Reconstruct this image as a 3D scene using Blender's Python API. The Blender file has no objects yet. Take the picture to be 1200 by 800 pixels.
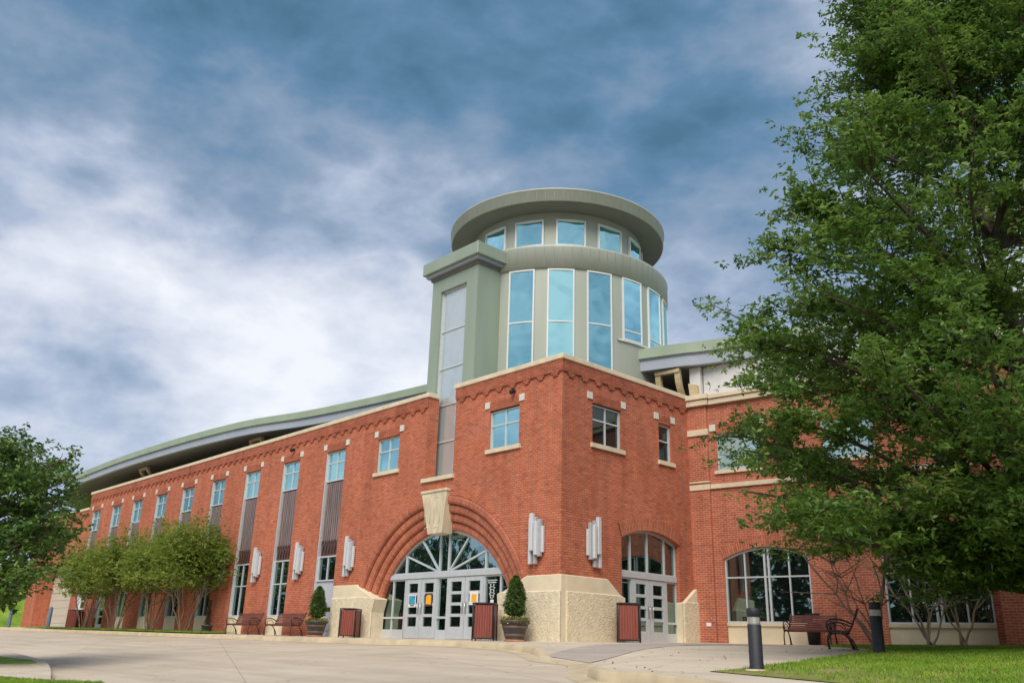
import bpy, bmesh, math, random
import numpy as np
from math import radians as rad, sin, cos, pi, sqrt
from mathutils import Vector, Matrix
random.seed(7); RNG = np.random.default_rng(7)
sc = bpy.context.scene
COL = sc.collection

# ------------------------------------------------------------------ camera
CAM = Vector((18.67, -19.50, -0.2))
RT = Vector((0.6943, 0.7191, 0.0299)); UP = Vector((0.2232, -0.2540, 0.9410))
P_, R_, AL = 0.33896948, 0.02993904, 0.74508397
def c2w(v):
    X = (sin(AL), -cos(AL)); Y = (cos(AL), sin(AL))
    return Vector((v[0]*X[0]+v[1]*X[1], v[0]*Y[0]+v[1]*Y[1], v[2]))
_u0 = (0, -sin(P_), cos(P_))
RT = c2w((cos(R_), sin(R_)*_u0[1], sin(R_)*_u0[2])); UP = c2w((-sin(R_), cos(R_)*_u0[1], cos(R_)*_u0[2])); FW = c2w((0, cos(P_), sin(P_)))
cd = bpy.data.cameras.new('camera'); co = bpy.data.objects.new('camera', cd); COL.objects.link(co)
m = Matrix(((RT.x, UP.x, -FW.x, CAM.x), (RT.y, UP.y, -FW.y, CAM.y), (RT.z, UP.z, -FW.z, CAM.z), (0, 0, 0, 1)))
co.matrix_world = m
cd.sensor_fit = 'HORIZONTAL'; cd.sensor_width = 36; cd.lens = 36*1015.83/1200
cd.clip_start = 0.1; cd.clip_end = 3000
sc.camera = co
def pdir(px, py):
    return (FW + RT*((px-600)/1015.83) + UP*((400-py)/1015.83)).normalized()

# ------------------------------------------------------------------ world, sun, exposure
SUN_DIR = Vector((0.42, -0.60, 0.80)).normalized()      # towards the sun
w = bpy.data.worlds.new('World'); sc.world = w; w.use_nodes = True
nt = w.node_tree; nt.nodes.clear(); N = nt.nodes; LK = nt.links
def nd(t, **k):
    n = N.new(t)
    for a, b in k.items(): setattr(n, a, b)
    return n
out = nd('ShaderNodeOutputWorld')
sky = nd('ShaderNodeTexSky', sky_type='NISHITA', sun_disc=False)
sky.sun_elevation = math.asin(SUN_DIR.z); sky.sun_rotation = math.atan2(SUN_DIR.x, SUN_DIR.y)
bg1 = nd('ShaderNodeBackground'); bg1.inputs[1].default_value = 0.1; LK.new(sky.outputs[0], bg1.inputs[0])
tc = nd('ShaderNodeTexCoord')
nz = nd('ShaderNodeTexNoise'); nz.inputs['Scale'].default_value = 3.2; nz.inputs['Detail'].default_value = 5; nz.inputs['Roughness'].default_value = .55
LK.new(tc.outputs['Generated'], nz.inputs['Vector'])
sub = nd('ShaderNodeVectorMath', operation='SUBTRACT'); LK.new(nz.outputs['Color'], sub.inputs[0]); sub.inputs[1].default_value = (.5, .5, .5)
sca = nd('ShaderNodeVectorMath', operation='SCALE'); LK.new(sub.outputs[0], sca.inputs[0]); sca.inputs['Scale'].default_value = 0.12
add = nd('ShaderNodeVectorMath', operation='ADD'); LK.new(tc.outputs['Generated'], add.inputs[0]); LK.new(sca.outputs[0], add.inputs[1])
nrm = nd('ShaderNodeVectorMath', operation='NORMALIZE'); LK.new(add.outputs[0], nrm.inputs[0])
SK = [((0,90),.45),((50,20),.12),((95,75),.55),((240,50),.12),((150,10),.08),((190,165),.70),((50,210),.66),((0,290),.74),((130,290),.62),((250,280),.84),
      ((340,345),.95),((430,400),.97),((100,360),.90),((40,450),.72),((210,440),.82),((300,190),.24),((380,130),.22),((450,40),.30),((530,110),.18),((450,190),.42),
      ((620,90),.20),((700,110),.26),((760,20),.20),((820,160),.14),((860,100),.22),((950,35),.70),((975,60),.72),((1010,120),.35),((900,40),.40),((930,200),.22),((780,240),.46),((860,330),.70),
      ((800,390),.66),((910,270),.42),((470,300),.80),((500,240),.50),((560,300),.55),((90,510),.50),((20,480),.62),((350,440),.90),((270,110),.22),((600,200),.45),((700,40),.26),((1150,100),.4),((1100,300),.6),((400,240),.55)]
sky_samples = [(pdir(*p), v, 130.) for p, v in SK]
for d, v, k in (((.69,-.64,.62),1.3,40),((.69,-.64,.45),1.1,40),((.95,-.15,.5),.30,30),((.15,-.95,.5),.40,30)): sky_samples.append((Vector(d).normalized(), v, k))
for d, v in (((-.3,-1,.25),.74), ((-1,-.9,.3),.7), ((.5,-1,.5),.62), ((0,-.5,1),.6), ((1,.2,.4),.62), ((1,1,.3),.66), ((-1,-.2,.8),.5), ((0,0,1),.45), ((.6,.5,.8),.5)):
    sky_samples.append((Vector(d).normalized(), v, 4.))
num = den = None
def mth(op, a, b=None):
    n = nd('ShaderNodeMath', operation=op)
    for i, x in enumerate((a, b)):
        if x is None: continue
        if isinstance(x, (int, float)): n.inputs[i].default_value = x
        else: LK.new(x, n.inputs[i])
    return n.outputs[0]
for d, v, k in sky_samples:
    dt = nd('ShaderNodeVectorMath', operation='DOT_PRODUCT'); LK.new(nrm.outputs[0], dt.inputs[0]); dt.inputs[1].default_value = d
    e = mth('EXPONENT', mth('MULTIPLY', mth('SUBTRACT', dt.outputs['Value'], 1.0), k if k < 50 else 190.))
    if k < 50: e = mth('MULTIPLY', e, 0.004)
    num = mth('MULTIPLY', e, v) if num is None else mth('ADD', num, mth('MULTIPLY', e, v))
    den = e if den is None else mth('ADD', den, e)
t = mth('DIVIDE', num, mth('ADD', den, 1e-6))
# billowing detail: turbulent noise on the view direction, a little flattened
mp_ = nd('ShaderNodeMapping'); mp_.inputs['Scale'].default_value = (1, 1, 1.9); LK.new(tc.outputs['Generated'], mp_.inputs[0])
n2 = nd('ShaderNodeTexNoise'); n2.inputs['Scale'].default_value = 5.5; n2.inputs['Detail'].default_value = 10; n2.inputs['Roughness'].default_value = .56; n2.inputs['Distortion'].default_value = .12
LK.new(mp_.outputs[0], n2.inputs['Vector'])
n3 = nd('ShaderNodeTexNoise'); n3.inputs['Scale'].default_value = 7.; n3.inputs['Detail'].default_value = 6; n3.inputs['Roughness'].default_value = .5; LK.new(mp_.outputs[0], n3.inputs['Vector'])
bil = mth('ABSOLUTE', mth('SUBTRACT', n3.outputs['Fac'], 0.5))
t = mth('ADD', t, mth('MULTIPLY', mth('SUBTRACT', n2.outputs['Fac'], 0.5), 0.85))
t = mth('SUBTRACT', t, mth('MULTIPLY', mth('SUBTRACT', bil, 0.07), .7))
t = mth('ADD', mth('MULTIPLY', mth('SUBTRACT', t, .5), 1.1), .455)
rp = nd('ShaderNodeValToRGB'); LK.new(t, rp.inputs[0]); cr = rp.color_ramp; cr.interpolation = 'LINEAR'
cr.elements[0].position = 0.03; cr.elements[0].color = (.045, .115, .18, 1)
cr.elements[1].position = .97; cr.elements[1].color = (.60, .615, .65, 1)
for p, c in ((.22, (.080, .160, .255)), (.44, (.180, .240, .330)), (.58, (.285, .335, .43)), (.72, (.42, .45, .52))):
    e = cr.elements.new(p); e.color = (*c, 1)
bg2 = nd('ShaderNodeBackground'); bg2.inputs[1].default_value = 1.0; LK.new(rp.outputs[0], bg2.inputs[0])
mx = nd('ShaderNodeMixShader'); mx.inputs[0].default_value = .9
LK.new(bg1.outputs[0], mx.inputs[1]); LK.new(bg2.outputs[0], mx.inputs[2]); LK.new(mx.outputs[0], out.inputs[0])
sl = bpy.data.lights.new('sun', 'SUN'); sl.energy = 2.2; sl.angle = rad(40); sl.color = (1, .93, .82)
so = bpy.data.objects.new('sun', sl); COL.objects.link(so); so.rotation_euler = SUN_DIR.to_track_quat('Z', 'Y').to_euler(); so.location = (0, -30, 40)
sc.view_settings.view_transform = 'Standard'; sc.view_settings.look = 'None'; sc.view_settings.gamma = 1; sc.view_settings.exposure = 0.68
sc.view_settings.use_curve_mapping = False

# ------------------------------------------------------------------ materials
def mat(name):
    m = bpy.data.materials.new(name); m.use_nodes = True
    nt = m.node_tree; b = nt.nodes['Principled BSDF']
    return m, nt, b
def simple(name, col, rough=.6, metal=0., var=.12, scale=6., bump=0., bscale=40., spec=.5, coord='Object', detail=4, stretch=None, col2=None, bdist=.03):
    m, nt, b = mat(name); L = nt.links.new
    tc = nt.nodes.new('ShaderNodeTexCoord'); src = tc.outputs[coord]
    if stretch:
        mp = nt.nodes.new('ShaderNodeMapping'); mp.inputs['Scale'].default_value = stretch; L(src, mp.inputs[0]); src = mp.outputs[0]
    n = nt.nodes.new('ShaderNodeTexNoise'); n.inputs['Scale'].default_value = scale; n.inputs['Detail'].default_value = detail; L(src, n.inputs['Vector'])
    r = nt.nodes.new('ShaderNodeValToRGB'); L(n.outputs['Fac'], r.inputs[0])
    c2 = col2 or tuple(min(1, c*(1+var)) for c in col); c1 = tuple(c*(1-var) for c in col)
    r.color_ramp.elements[0].position = .32; r.color_ramp.elements[0].color = (*c1, 1)
    r.color_ramp.elements[1].position = .68; r.color_ramp.elements[1].color = (*c2, 1)
    L(r.outputs[0], b.inputs['Base Color'])
    b.inputs['Roughness'].default_value = rough; b.inputs['Metallic'].default_value = metal; b.inputs['Specular IOR Level'].default_value = spec
    if bump:
        n3 = nt.nodes.new('ShaderNodeTexNoise'); n3.inputs['Scale'].default_value = bscale; n3.inputs['Detail'].default_value = 5; L(src, n3.inputs['Vector'])
        bp = nt.nodes.new('ShaderNodeBump'); bp.inputs['Strength'].default_value = bump; bp.inputs['Distance'].default_value = bdist
        L(n3.outputs['Fac'], bp.inputs['Height']); L(bp.outputs[0], b.inputs['Normal'])
    return m
def brick_mat(name, c1, c2, mortar, bw=.215, rh=.0765, squash=1., seed=0., ms=.011):
    m, nt, b = mat(name); L = nt.links.new
    uv = nt.nodes.new('ShaderNodeUVMap')
    br = nt.nodes.new('ShaderNodeTexBrick'); L(uv.outputs[0], br.inputs['Vector'])
    br.inputs['Color1'].default_value = (*c1, 1); br.inputs['Color2'].default_value = (*c2, 1); br.inputs['Mortar'].default_value = (*mortar, 1)
    br.inputs['Scale'].default_value = 1; br.inputs['Brick Width'].default_value = bw; br.inputs['Row Height'].default_value = rh
    br.inputs['Mortar Size'].default_value = ms; br.inputs['Mortar Smooth'].default_value = .15; br.inputs['Bias'].default_value = -.1
    # odd bricks: per-brick noise through quantised coordinates
    sp = nt.nodes.new('ShaderNodeSeparateXYZ'); L(uv.outputs[0], sp.inputs[0])
    def mt(op, a, b_):
        n = nt.nodes.new('ShaderNodeMath'); n.operation = op
        for i, x in enumerate((a, b_)):
            if x is None: continue
            if isinstance(x, (int, float)): n.inputs[i].default_value = x
            else: L(x, n.inputs[i])
        return n.outputs[0]
    row = mt('FLOOR', mt('DIVIDE', sp.outputs[1], rh), None)
    off = mt('MULTIPLY', mt('MODULO', mt('ABSOLUTE', row, None), 2.), bw*.5)
    colm = mt('FLOOR', mt('DIVIDE', mt('ADD', sp.outputs[0], off), bw), None)
    cb = nt.nodes.new('ShaderNodeCombineXYZ'); L(row, cb.inputs[0]); L(colm, cb.inputs[1]); cb.inputs[2].default_value = seed
    wn = nt.nodes.new('ShaderNodeTexWhiteNoise'); L(cb.outputs[0], wn.inputs['Vector'])
    rr = nt.nodes.new('ShaderNodeValToRGB'); L(wn.outputs['Value'], rr.inputs[0]); e = rr.color_ramp.elements
    e[0].color = (.80, .77, .77, 1); e[1].color = (1.12, 1.16, 1.2, 1)
    x = rr.color_ramp.elements.new(.14); x.color = (.93, .91, .90, 1)
    x = rr.color_ramp.elements.new(.9); x.color = (1.08, 1.08, 1.05, 1)
    mxx = nt.nodes.new('ShaderNodeMix'); mxx.data_type = 'RGBA'; mxx.blend_type = 'MULTIPLY'; mxx.inputs[0].default_value = 1
    L(br.outputs['Color'], mxx.inputs[6]); L(rr.outputs[0], mxx.inputs[7])
    # big soft staining
    tc = nt.nodes.new('ShaderNodeTexCoord')
    mp = nt.nodes.new('ShaderNodeMapping'); mp.inputs['Scale'].default_value = (1, 1, .35); L(tc.outputs['Object'], mp.inputs[0])
    n = nt.nodes.new('ShaderNodeTexNoise'); n.inputs['Scale'].default_value = .9; n.inputs['Detail'].default_value = 6; n.inputs['Roughness'].default_value = .62; L(mp.outputs[0], n.inputs['Vector'])
    r2 = nt.nodes.new('ShaderNodeValToRGB'); L(n.outputs['Fac'], r2.inputs[0]); r2.color_ramp.elements[0].position = .3; r2.color_ramp.elements[1].position = .72
    r2.color_ramp.elements[0].color = (.82, .80, .80, 1); r2.color_ramp.elements[1].color = (1.08, 1.1, 1.12, 1)
    # faint vertical run-off streaks
    mps = nt.nodes.new('ShaderNodeMapping'); mps.inputs['Scale'].default_value = (1.6, 1.6, .12); L(tc.outputs['Object'], mps.inputs[0])
    nst = nt.nodes.new('ShaderNodeTexNoise'); nst.inputs['Scale'].default_value = 2.2; nst.inputs['Detail'].default_value = 5; L(mps.outputs[0], nst.inputs['Vector'])
    rst = nt.nodes.new('ShaderNodeValToRGB'); L(nst.outputs['Fac'], rst.inputs[0]); rst.color_ramp.elements[0].position = .30; rst.color_ramp.elements[0].color = (.86, .85, .85, 1); rst.color_ramp.elements[1].position = .5; rst.color_ramp.elements[1].color = (1.02, 1.02, 1.02, 1)
    ms_ = nt.nodes.new('ShaderNodeMix'); ms_.data_type = 'RGBA'; ms_.blend_type = 'MULTIPLY'; ms_.inputs[0].default_value = 1; L(mxx.outputs[2], ms_.inputs[6]); L(rst.outputs[0], ms_.inputs[7]); mxx = ms_
    m2 = nt.nodes.new('ShaderNodeMix'); m2.data_type = 'RGBA'; m2.blend_type = 'MULTIPLY'; m2.inputs[0].default_value = 1
    L(mxx.outputs[2], m2.inputs[6]); L(r2.outputs[0], m2.inputs[7]); L(m2.outputs[2], b.inputs['Base Color'])
    b.inputs['Roughness'].default_value = .85; b.inputs['Specular IOR Level'].default_value = .3
    bp = nt.nodes.new('ShaderNodeBump'); bp.invert = True; bp.inputs['Strength'].default_value = .7; bp.inputs['Distance'].default_value = .012
    L(br.outputs['Fac'], bp.inputs['Height']); L(bp.outputs[0], b.inputs['Normal'])
    return m
def glass_mat(name, tint, fac, dark=(.012, .02, .02), rough=.015, wav=.03, wscale=.8):
    m, nt, b = mat(name); L = nt.links.new; nt.nodes.remove(b)
    o = nt.nodes['Material Output']
    g = nt.nodes.new('ShaderNodeBsdfGlossy'); g.inputs['Color'].default_value = (*tint, 1); g.inputs['Roughness'].default_value = rough
    d = nt.nodes.new('ShaderNodeBsdfDiffuse'); d.inputs['Color'].default_value = (*dark, 1)
    mx = nt.nodes.new('ShaderNodeMixShader')
    lw = nt.nodes.new('ShaderNodeLayerWeight'); lw.inputs[0].default_value = .35
    mr = nt.nodes.new('ShaderNodeMapRange'); mr.inputs[3].default_value = fac; mr.inputs[4].default_value = min(1, fac+.35); L(lw.outputs['Fresnel'], mr.inputs[0])
    L(mr.outputs[0], mx.inputs[0]); L(d.outputs[0], mx.inputs[1]); L(g.outputs[0], mx.inputs[2]); L(mx.outputs[0], o.inputs[0])
    tc = nt.nodes.new('ShaderNodeTexCoord'); n = nt.nodes.new('ShaderNodeTexNoise'); n.inputs['Scale'].default_value = wscale; n.inputs['Detail'].default_value = 1
    L(tc.outputs['Object'], n.inputs['Vector'])
    bp = nt.nodes.new('ShaderNodeBump'); bp.inputs['Strength'].default_value = wav; bp.inputs['Distance'].default_value = .3
    L(n.outputs['Fac'], bp.inputs['Height']); L(bp.outputs[0], g.inputs['Normal'])
    return m
def leaf_mat(name, c1, c2, c3, scale=1.4, trans=.35, rough=.45):
    m, nt, b = mat(name); L = nt.links.new
    at = nt.nodes.new('ShaderNodeAttribute'); at.attribute_name = 'leaf_tone'
    tc = nt.nodes.new('ShaderNodeTexCoord'); n = nt.nodes.new('ShaderNodeTexNoise'); n.inputs['Scale'].default_value = scale; n.inputs['Detail'].default_value = 2; L(tc.outputs['Object'], n.inputs['Vector'])
    ad = nt.nodes.new('ShaderNodeMath'); ad.operation = 'MULTIPLY_ADD'; L(at.outputs['Fac'], ad.inputs[0]); ad.inputs[1].default_value = .6
    sb = nt.nodes.new('ShaderNodeMath'); sb.operation = 'MULTIPLY_ADD'; L(n.outputs['Fac'], sb.inputs[0]); sb.inputs[1].default_value = .9; sb.inputs[2].default_value = -.25
    L(sb.outputs[0], ad.inputs[2])
    r = nt.nodes.new('ShaderNodeValToRGB'); L(ad.outputs[0], r.inputs[0]); e = r.color_ramp.elements
    e[0].position = .1; e[0].color = (*c1, 1); e[1].position = .95; e[1].color = (*c3, 1); x = e.new(.5); x.color = (*c2, 1)
    b.inputs['Roughness'].default_value = rough; b.inputs['Specular IOR Level'].default_value = .35; L(r.outputs[0], b.inputs['Base Color'])
    tr = nt.nodes.new('ShaderNodeBsdfTranslucent')
    hs = nt.nodes.new('ShaderNodeHueSaturation'); hs.inputs['Value'].default_value = 1.3; hs.inputs['Hue'].default_value = .49; L(r.outputs[0], hs.inputs['Color']); L(hs.outputs[0], tr.inputs['Color'])
    mx = nt.nodes.new('ShaderNodeMixShader'); mx.inputs[0].default_value = trans
    L(b.outputs[0], mx.inputs[1]); L(tr.outputs[0], mx.inputs[2]); L(mx.outputs[0], nt.nodes['Material Output'].inputs[0])
    return m
def concrete_mat(name, c1, c2, joint=3.0, rot=.0, jw=.018, patch=.22):
    m, nt, b = mat(name); L = nt.links.new
    tc = nt.nodes.new('ShaderNodeTexCoord')
    def noise(s, d, ro=.6):
        n = nt.nodes.new('ShaderNodeTexNoise'); n.inputs['Scale'].default_value = s; n.inputs['Detail'].default_value = d; n.inputs['Roughness'].default_value = ro; L(tc.outputs['Object'], n.inputs['Vector']); return n.outputs['Fac']
    r = nt.nodes.new('ShaderNodeValToRGB'); L(noise(.45, 8, .65), r.inputs[0]); r.color_ramp.elements[0].position = .32; r.color_ramp.elements[1].position = .68
    r.color_ramp.elements[0].color = (*c1, 1); r.color_ramp.elements[1].color = (*c2, 1)
    r2 = nt.nodes.new('ShaderNodeValToRGB'); L(noise(60, 4, .7), r2.inputs[0]); r2.color_ramp.elements[0].position = .3; r2.color_ramp.elements[1].position = .7
    r2.color_ramp.elements[0].color = (.86, .86, .86, 1); r2.color_ramp.elements[1].color = (1.1, 1.1, 1.1, 1)
    a = nt.nodes.new('ShaderNodeMix'); a.data_type = 'RGBA'; a.blend_type = 'MULTIPLY'; a.inputs[0].default_value = 1; L(r.outputs[0], a.inputs[6]); L(r2.outputs[0], a.inputs[7])
    mp = nt.nodes.new('ShaderNodeMapping'); mp.inputs['Rotation'].default_value = (0, 0, rot); L(tc.outputs['Object'], mp.inputs[0])
    br = nt.nodes.new('ShaderNodeTexBrick'); br.offset = 0; L(mp.outputs[0], br.inputs['Vector']); br.inputs['Scale'].default_value = 1
    br.inputs['Brick Width'].default_value = joint; br.inputs['Row Height'].default_value = joint; br.inputs['Mortar Size'].default_value = jw; br.inputs['Mortar Smooth'].default_value = .5
    br.inputs['Color1'].default_value = (1, 1, 1, 1); br.inputs['Color2'].default_value = (.93, .93, .94, 1); br.inputs['Mortar'].default_value = (.66, .63, .59, 1)
    c = nt.nodes.new('ShaderNodeMix'); c.data_type = 'RGBA'; c.blend_type = 'MULTIPLY'; c.inputs[0].default_value = 1; L(a.outputs[2], c.inputs[6]); L(br.outputs['Color'], c.inputs[7])
    # long worn streaks, oil spots and a hairline crack network
    mp2 = nt.nodes.new('ShaderNodeMapping'); mp2.inputs['Scale'].default_value = (.16, 1.5, 1); mp2.inputs['Rotation'].default_value = (0, 0, .12); L(tc.outputs['Object'], mp2.inputs[0])
    ns = nt.nodes.new('ShaderNodeTexNoise'); ns.inputs['Scale'].default_value = 1.1; ns.inputs['Detail'].default_value = 7; ns.inputs['Roughness'].default_value = .62; L(mp2.outputs[0], ns.inputs['Vector'])
    rs = nt.nodes.new('ShaderNodeValToRGB'); L(ns.outputs['Fac'], rs.inputs[0]); rs.color_ramp.elements[0].position = .36; rs.color_ramp.elements[0].color = (.89, .88, .88, 1); rs.color_ramp.elements[1].position = .60; rs.color_ramp.elements[1].color = (1.06, 1.05, 1.03, 1)
    vs_ = nt.nodes.new('ShaderNodeTexVoronoi'); vs_.feature = 'DISTANCE_TO_EDGE'; vs_.inputs['Scale'].default_value = .23; vs_.inputs['Randomness'].default_value = 1
    nv_ = nt.nodes.new('ShaderNodeVectorMath'); nv_.operation = 'ADD'; L(tc.outputs['Object'], nv_.inputs[0])
    nw_ = nt.nodes.new('ShaderNodeTexNoise'); nw_.inputs['Scale'].default_value = 1.6; nw_.inputs['Detail'].default_value = 6; L(tc.outputs['Object'], nw_.inputs['Vector']); L(nw_.outputs['Color'], nv_.inputs[1]); L(nv_.outputs[0], vs_.inputs['Vector'])
    rc = nt.nodes.new('ShaderNodeValToRGB'); L(vs_.outputs['Distance'], rc.inputs[0]); rc.color_ramp.elements[0].position = .0; rc.color_ramp.elements[0].color = (.62, .60, .57, 1); rc.color_ramp.elements[1].position = .0035; rc.color_ramp.elements[1].color = (1, 1, 1, 1)
    for q_ in (rs, rc):
        c_ = nt.nodes.new('ShaderNodeMix'); c_.data_type = 'RGBA'; c_.blend_type = 'MULTIPLY'; c_.inputs[0].default_value = 1; L(c.outputs[2], c_.inputs[6]); L(q_.outputs[0], c_.inputs[7]); c = c_
    L(c.outputs[2], b.inputs['Base Color']); b.inputs['Roughness'].default_value = .88; b.inputs['Specular IOR Level'].default_value = .25
    bp = nt.nodes.new('ShaderNodeBump'); bp.inputs['Strength'].default_value = .25; bp.inputs['Distance'].default_value = .01; L(noise(90, 5, .7), bp.inputs['Height']); L(bp.outputs[0], b.inputs['Normal'])
    return m
M = {}
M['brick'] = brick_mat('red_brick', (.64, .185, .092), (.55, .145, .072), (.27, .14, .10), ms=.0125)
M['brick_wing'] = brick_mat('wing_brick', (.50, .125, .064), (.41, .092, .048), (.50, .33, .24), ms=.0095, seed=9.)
M['brick_arch'] = brick_mat('red_brick_arch', (.57, .185, .100), (.48, .14, .078), (.23, .12, .09), bw=.31, rh=.082, seed=3.)
M['soldier'] = brick_mat('soldier_brick', (.51, .145, .074), (.41, .105, .056), (.20, .10, .072), bw=.26, rh=.075, seed=5.)
M['stone'] = simple('cream_stone', (.66, .56, .40), .85, var=.10, scale=3, bump=.15, bscale=30)
M['rough_stone'] = simple('split_face_stone', (.70, .605, .435), .9, var=.12, scale=9, bump=.9, bscale=17, detail=6, bdist=.03)
M['smooth_stone'] = simple('smooth_base_stone', (.70, .60, .43), .85, var=.08, scale=2, bump=.1)
M['stain_stone'] = simple('weathered_stone', (.60, .52, .37), .9, var=.16, scale=4, bump=.3, bscale=20, stretch=(1, 1, .4))
M['block'] = simple('lintel_block', (.62, .62, .55), .8, var=.08)
M['green'] = simple('green_metal_cladding', (.29, .355, .28), .42, metal=.1, var=.06, scale=1.2, stretch=(1, 1, .2), spec=.4)
M['green_tan'] = simple('pale_green_cladding', (.37, .40, .345), .5, metal=.1, var=.05, scale=1.5, stretch=(1, 1, .2), spec=.4)
M['roof'] = simple('green_roof_metal', (.29, .36, .26), .5, var=.08, scale=1)
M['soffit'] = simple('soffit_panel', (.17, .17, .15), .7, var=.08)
M['fascia'] = simple('grey_fascia', (.33, .37, .43), .5, var=.05, scale=1)
M['clere'] = simple('clerestory_panel', (.62, .62, .62), .6, var=.05)
M['bracket'] = simple('tan_bracket', (.50, .40, .24), .6, var=.08)
M['frame'] = simple('aluminium_frame', (.60, .63, .66), .35, metal=.25, var=.04)
M['frame_white'] = simple('white_frame', (.70, .71, .70), .4, var=.03)
M['door'] = simple('door_paint', (.52, .55, .58), .4, metal=.15, var=.05)
M['panel_grey'] = simple('grey_panel', (.45, .48, .54), .5, var=.06, stretch=(6, 6, .5))
M['copper'] = simple('ribbed_copper_panel', (.27, .205, .195), .45, metal=.35, var=.28, scale=3, stretch=(5, 5, .35))
M['copper_dark'] = simple('dark_copper_panel', (.115, .062, .058), .5, metal=.3, var=.25, scale=5, stretch=(5, 5, .6))
M['garage'] = simple('beige_roller_door', (.52, .46, .38), .7, var=.05)
M['glass_sky'] = glass_mat('teal_glass', (.42, .74, .76), .62)
M['glass_pale'] = glass_mat('pale_stair_glass', (.70, .78, .80), .10, (.47, .52, .53), .12, .06, 2.)
M['glass_teal'] = glass_mat('pale_teal_glass', (.6, .8, .82), .25, (.36, .52, .54))  # even pale teal mixed into the pane colour, upper wing windows only
M['glass_dark'] = glass_mat('dark_interior_glass', (.45, .60, .60), .16, (.006, .009, .010))
M['glass_tower'] = glass_mat('tower_glass', (.48, .86, .90), .62, (.09, .22, .24), .02, .09, .9)
M['glass_low'] = glass_mat('dark_ground_floor_glass', (.50, .68, .66), .42, (.008, .012, .012), wav=.012)
M['glass_lun'] = glass_mat('entrance_glass', (.55, .80, .80), .55, (.010, .016, .014), .01, .05, 1.5)
M['dark_iron'] = simple('dark_iron', (.035, .03, .03), .45, metal=.4, var=.2)
M['bench_wood'] = simple('mahogany_slats', (.17, .055, .04), .5, var=.25, scale=5)
M['bin_wood'] = simple('red_bin_slats', (.24, .055, .038), .5, var=.22, scale=4, stretch=(8, 8, .5))
M['bollard'] = simple('charcoal_bollard', (.018, .020, .025), .55, var=.2, scale=20)
M['clear'] = simple('frosted_band', (.45, .45, .42), .25, var=.15, scale=12)
M['pot'] = simple('dark_pot', (.055, .048, .045), .5, var=.2)
M['pot_stripe'] = simple('brown_pot_band', (.15, .10, .075), .5, var=.15)
M['terra'] = simple('terracotta', (.42, .19, .10), .8)
M['soil'] = simple('soil', (.09, .06, .04), .95, var=.4, scale=15, bump=.5)
M['steel'] = simple('brushed_steel', (.55, .56, .57), .3, metal=.8, var=.05)
M['lamp'] = simple('lamp_metal', (.66, .68, .70), .35, metal=.2, var=.06, stretch=(3, 3, .5))
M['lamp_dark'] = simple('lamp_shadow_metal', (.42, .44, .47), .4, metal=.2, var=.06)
M['kerb'] = simple('kerb_concrete', (.50, .41, .27), .9, var=.16, scale=2.2, bump=.2, detail=8)
M['road'] = concrete_mat('drive_concrete', (.48, .41, .32), (.57, .49, .39), 4.6, .42, .014)
M['plaza'] = concrete_mat('plaza_concrete', (.52, .45, .355), (.60, .525, .42), 1.9, .15, .01)
M['path'] = concrete_mat('grey_path', (.37, .325, .285), (.42, .37, .33), 6, 0, .0)
M['grass_base'] = None
M['bark'] = simple('grey_bark', (.075, .06, .045), .9, var=.3, scale=9, bump=.8, bscale=18, stretch=(1, 1, .3))
M['bark_pale'] = simple('smooth_pale_bark', (.36, .29, .20), .75, var=.25, scale=5, bump=.2, stretch=(1, 1, .35))
M['bark_brown'] = simple('brown_bark', (.22, .15, .10), .85, var=.3, scale=6, bump=.4, stretch=(1, 1, .35))
M['leaf_oak'] = leaf_mat('oak_leaves', (.035, .085, .016), (.105, .21, .036), (.28, .39, .09), .6, .42)
M['leaf_left'] = leaf_mat('glossy_leaves', (.04, .095, .02), (.09, .18, .035), (.22, .31, .07), 1.1, .25, .35)
M['leaf_myr'] = leaf_mat('myrtle_leaves', (.08, .15, .02), (.19, .28, .045), (.38, .36, .09), .9, .5)
M['leaf_con'] = leaf_mat('conifer_leaves', (.03, .07, .014), (.07, .14, .03), (.17, .23, .055), 3., .25)
M['leaf_wood'] = leaf_mat('wood_leaves', (.015, .04, .01), (.035, .07, .018), (.07, .11, .03), .3, .2)
def grass_mat(name, stops, sc_=1.3):
    m, nt, b = mat(name); L = nt.links.new
    tc = nt.nodes.new('ShaderNodeTexCoord'); n = nt.nodes.new('ShaderNodeTexNoise'); n.inputs['Scale'].default_value = sc_; n.inputs['Detail'].default_value = 6; n.inputs['Roughness'].default_value = .65
    L(tc.outputs['Object'], n.inputs['Vector']); r = nt.nodes.new('ShaderNodeValToRGB'); L(n.outputs['Fac'], r.inputs[0])
    e = r.color_ramp.elements; e[0].position = stops[0][0]; e[0].color = (*stops[0][1], 1); e[1].position = stops[-1][0]; e[1].color = (*stops[-1][1], 1)
    for p, c in stops[1:-1]:
        x = e.new(p); x.color = (*c, 1)
    L(r.outputs[0], b.inputs['Base Color']); b.inputs['Roughness'].default_value = .8; b.inputs['Specular IOR Level'].default_value = .2
    n2 = nt.nodes.new('ShaderNodeTexNoise'); n2.inputs['Scale'].default_value = 45; n2.inputs['Detail'].default_value = 4; L(tc.outputs['Object'], n2.inputs['Vector'])
    bp = nt.nodes.new('ShaderNodeBump'); bp.inputs['Strength'].default_value = .8; bp.inputs['Distance'].default_value = .04; L(n2.outputs['Fac'], bp.inputs['Height']); L(bp.outputs[0], b.inputs['Normal'])
    return m
GR = [(.3, (.12, .18, .03)), (.45, (.19, .24, .05)), (.56, (.27, .25, .09)), (.68, (.36, .28, .15))]
M['grass'] = grass_mat('lawn_soil', GR)
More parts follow.
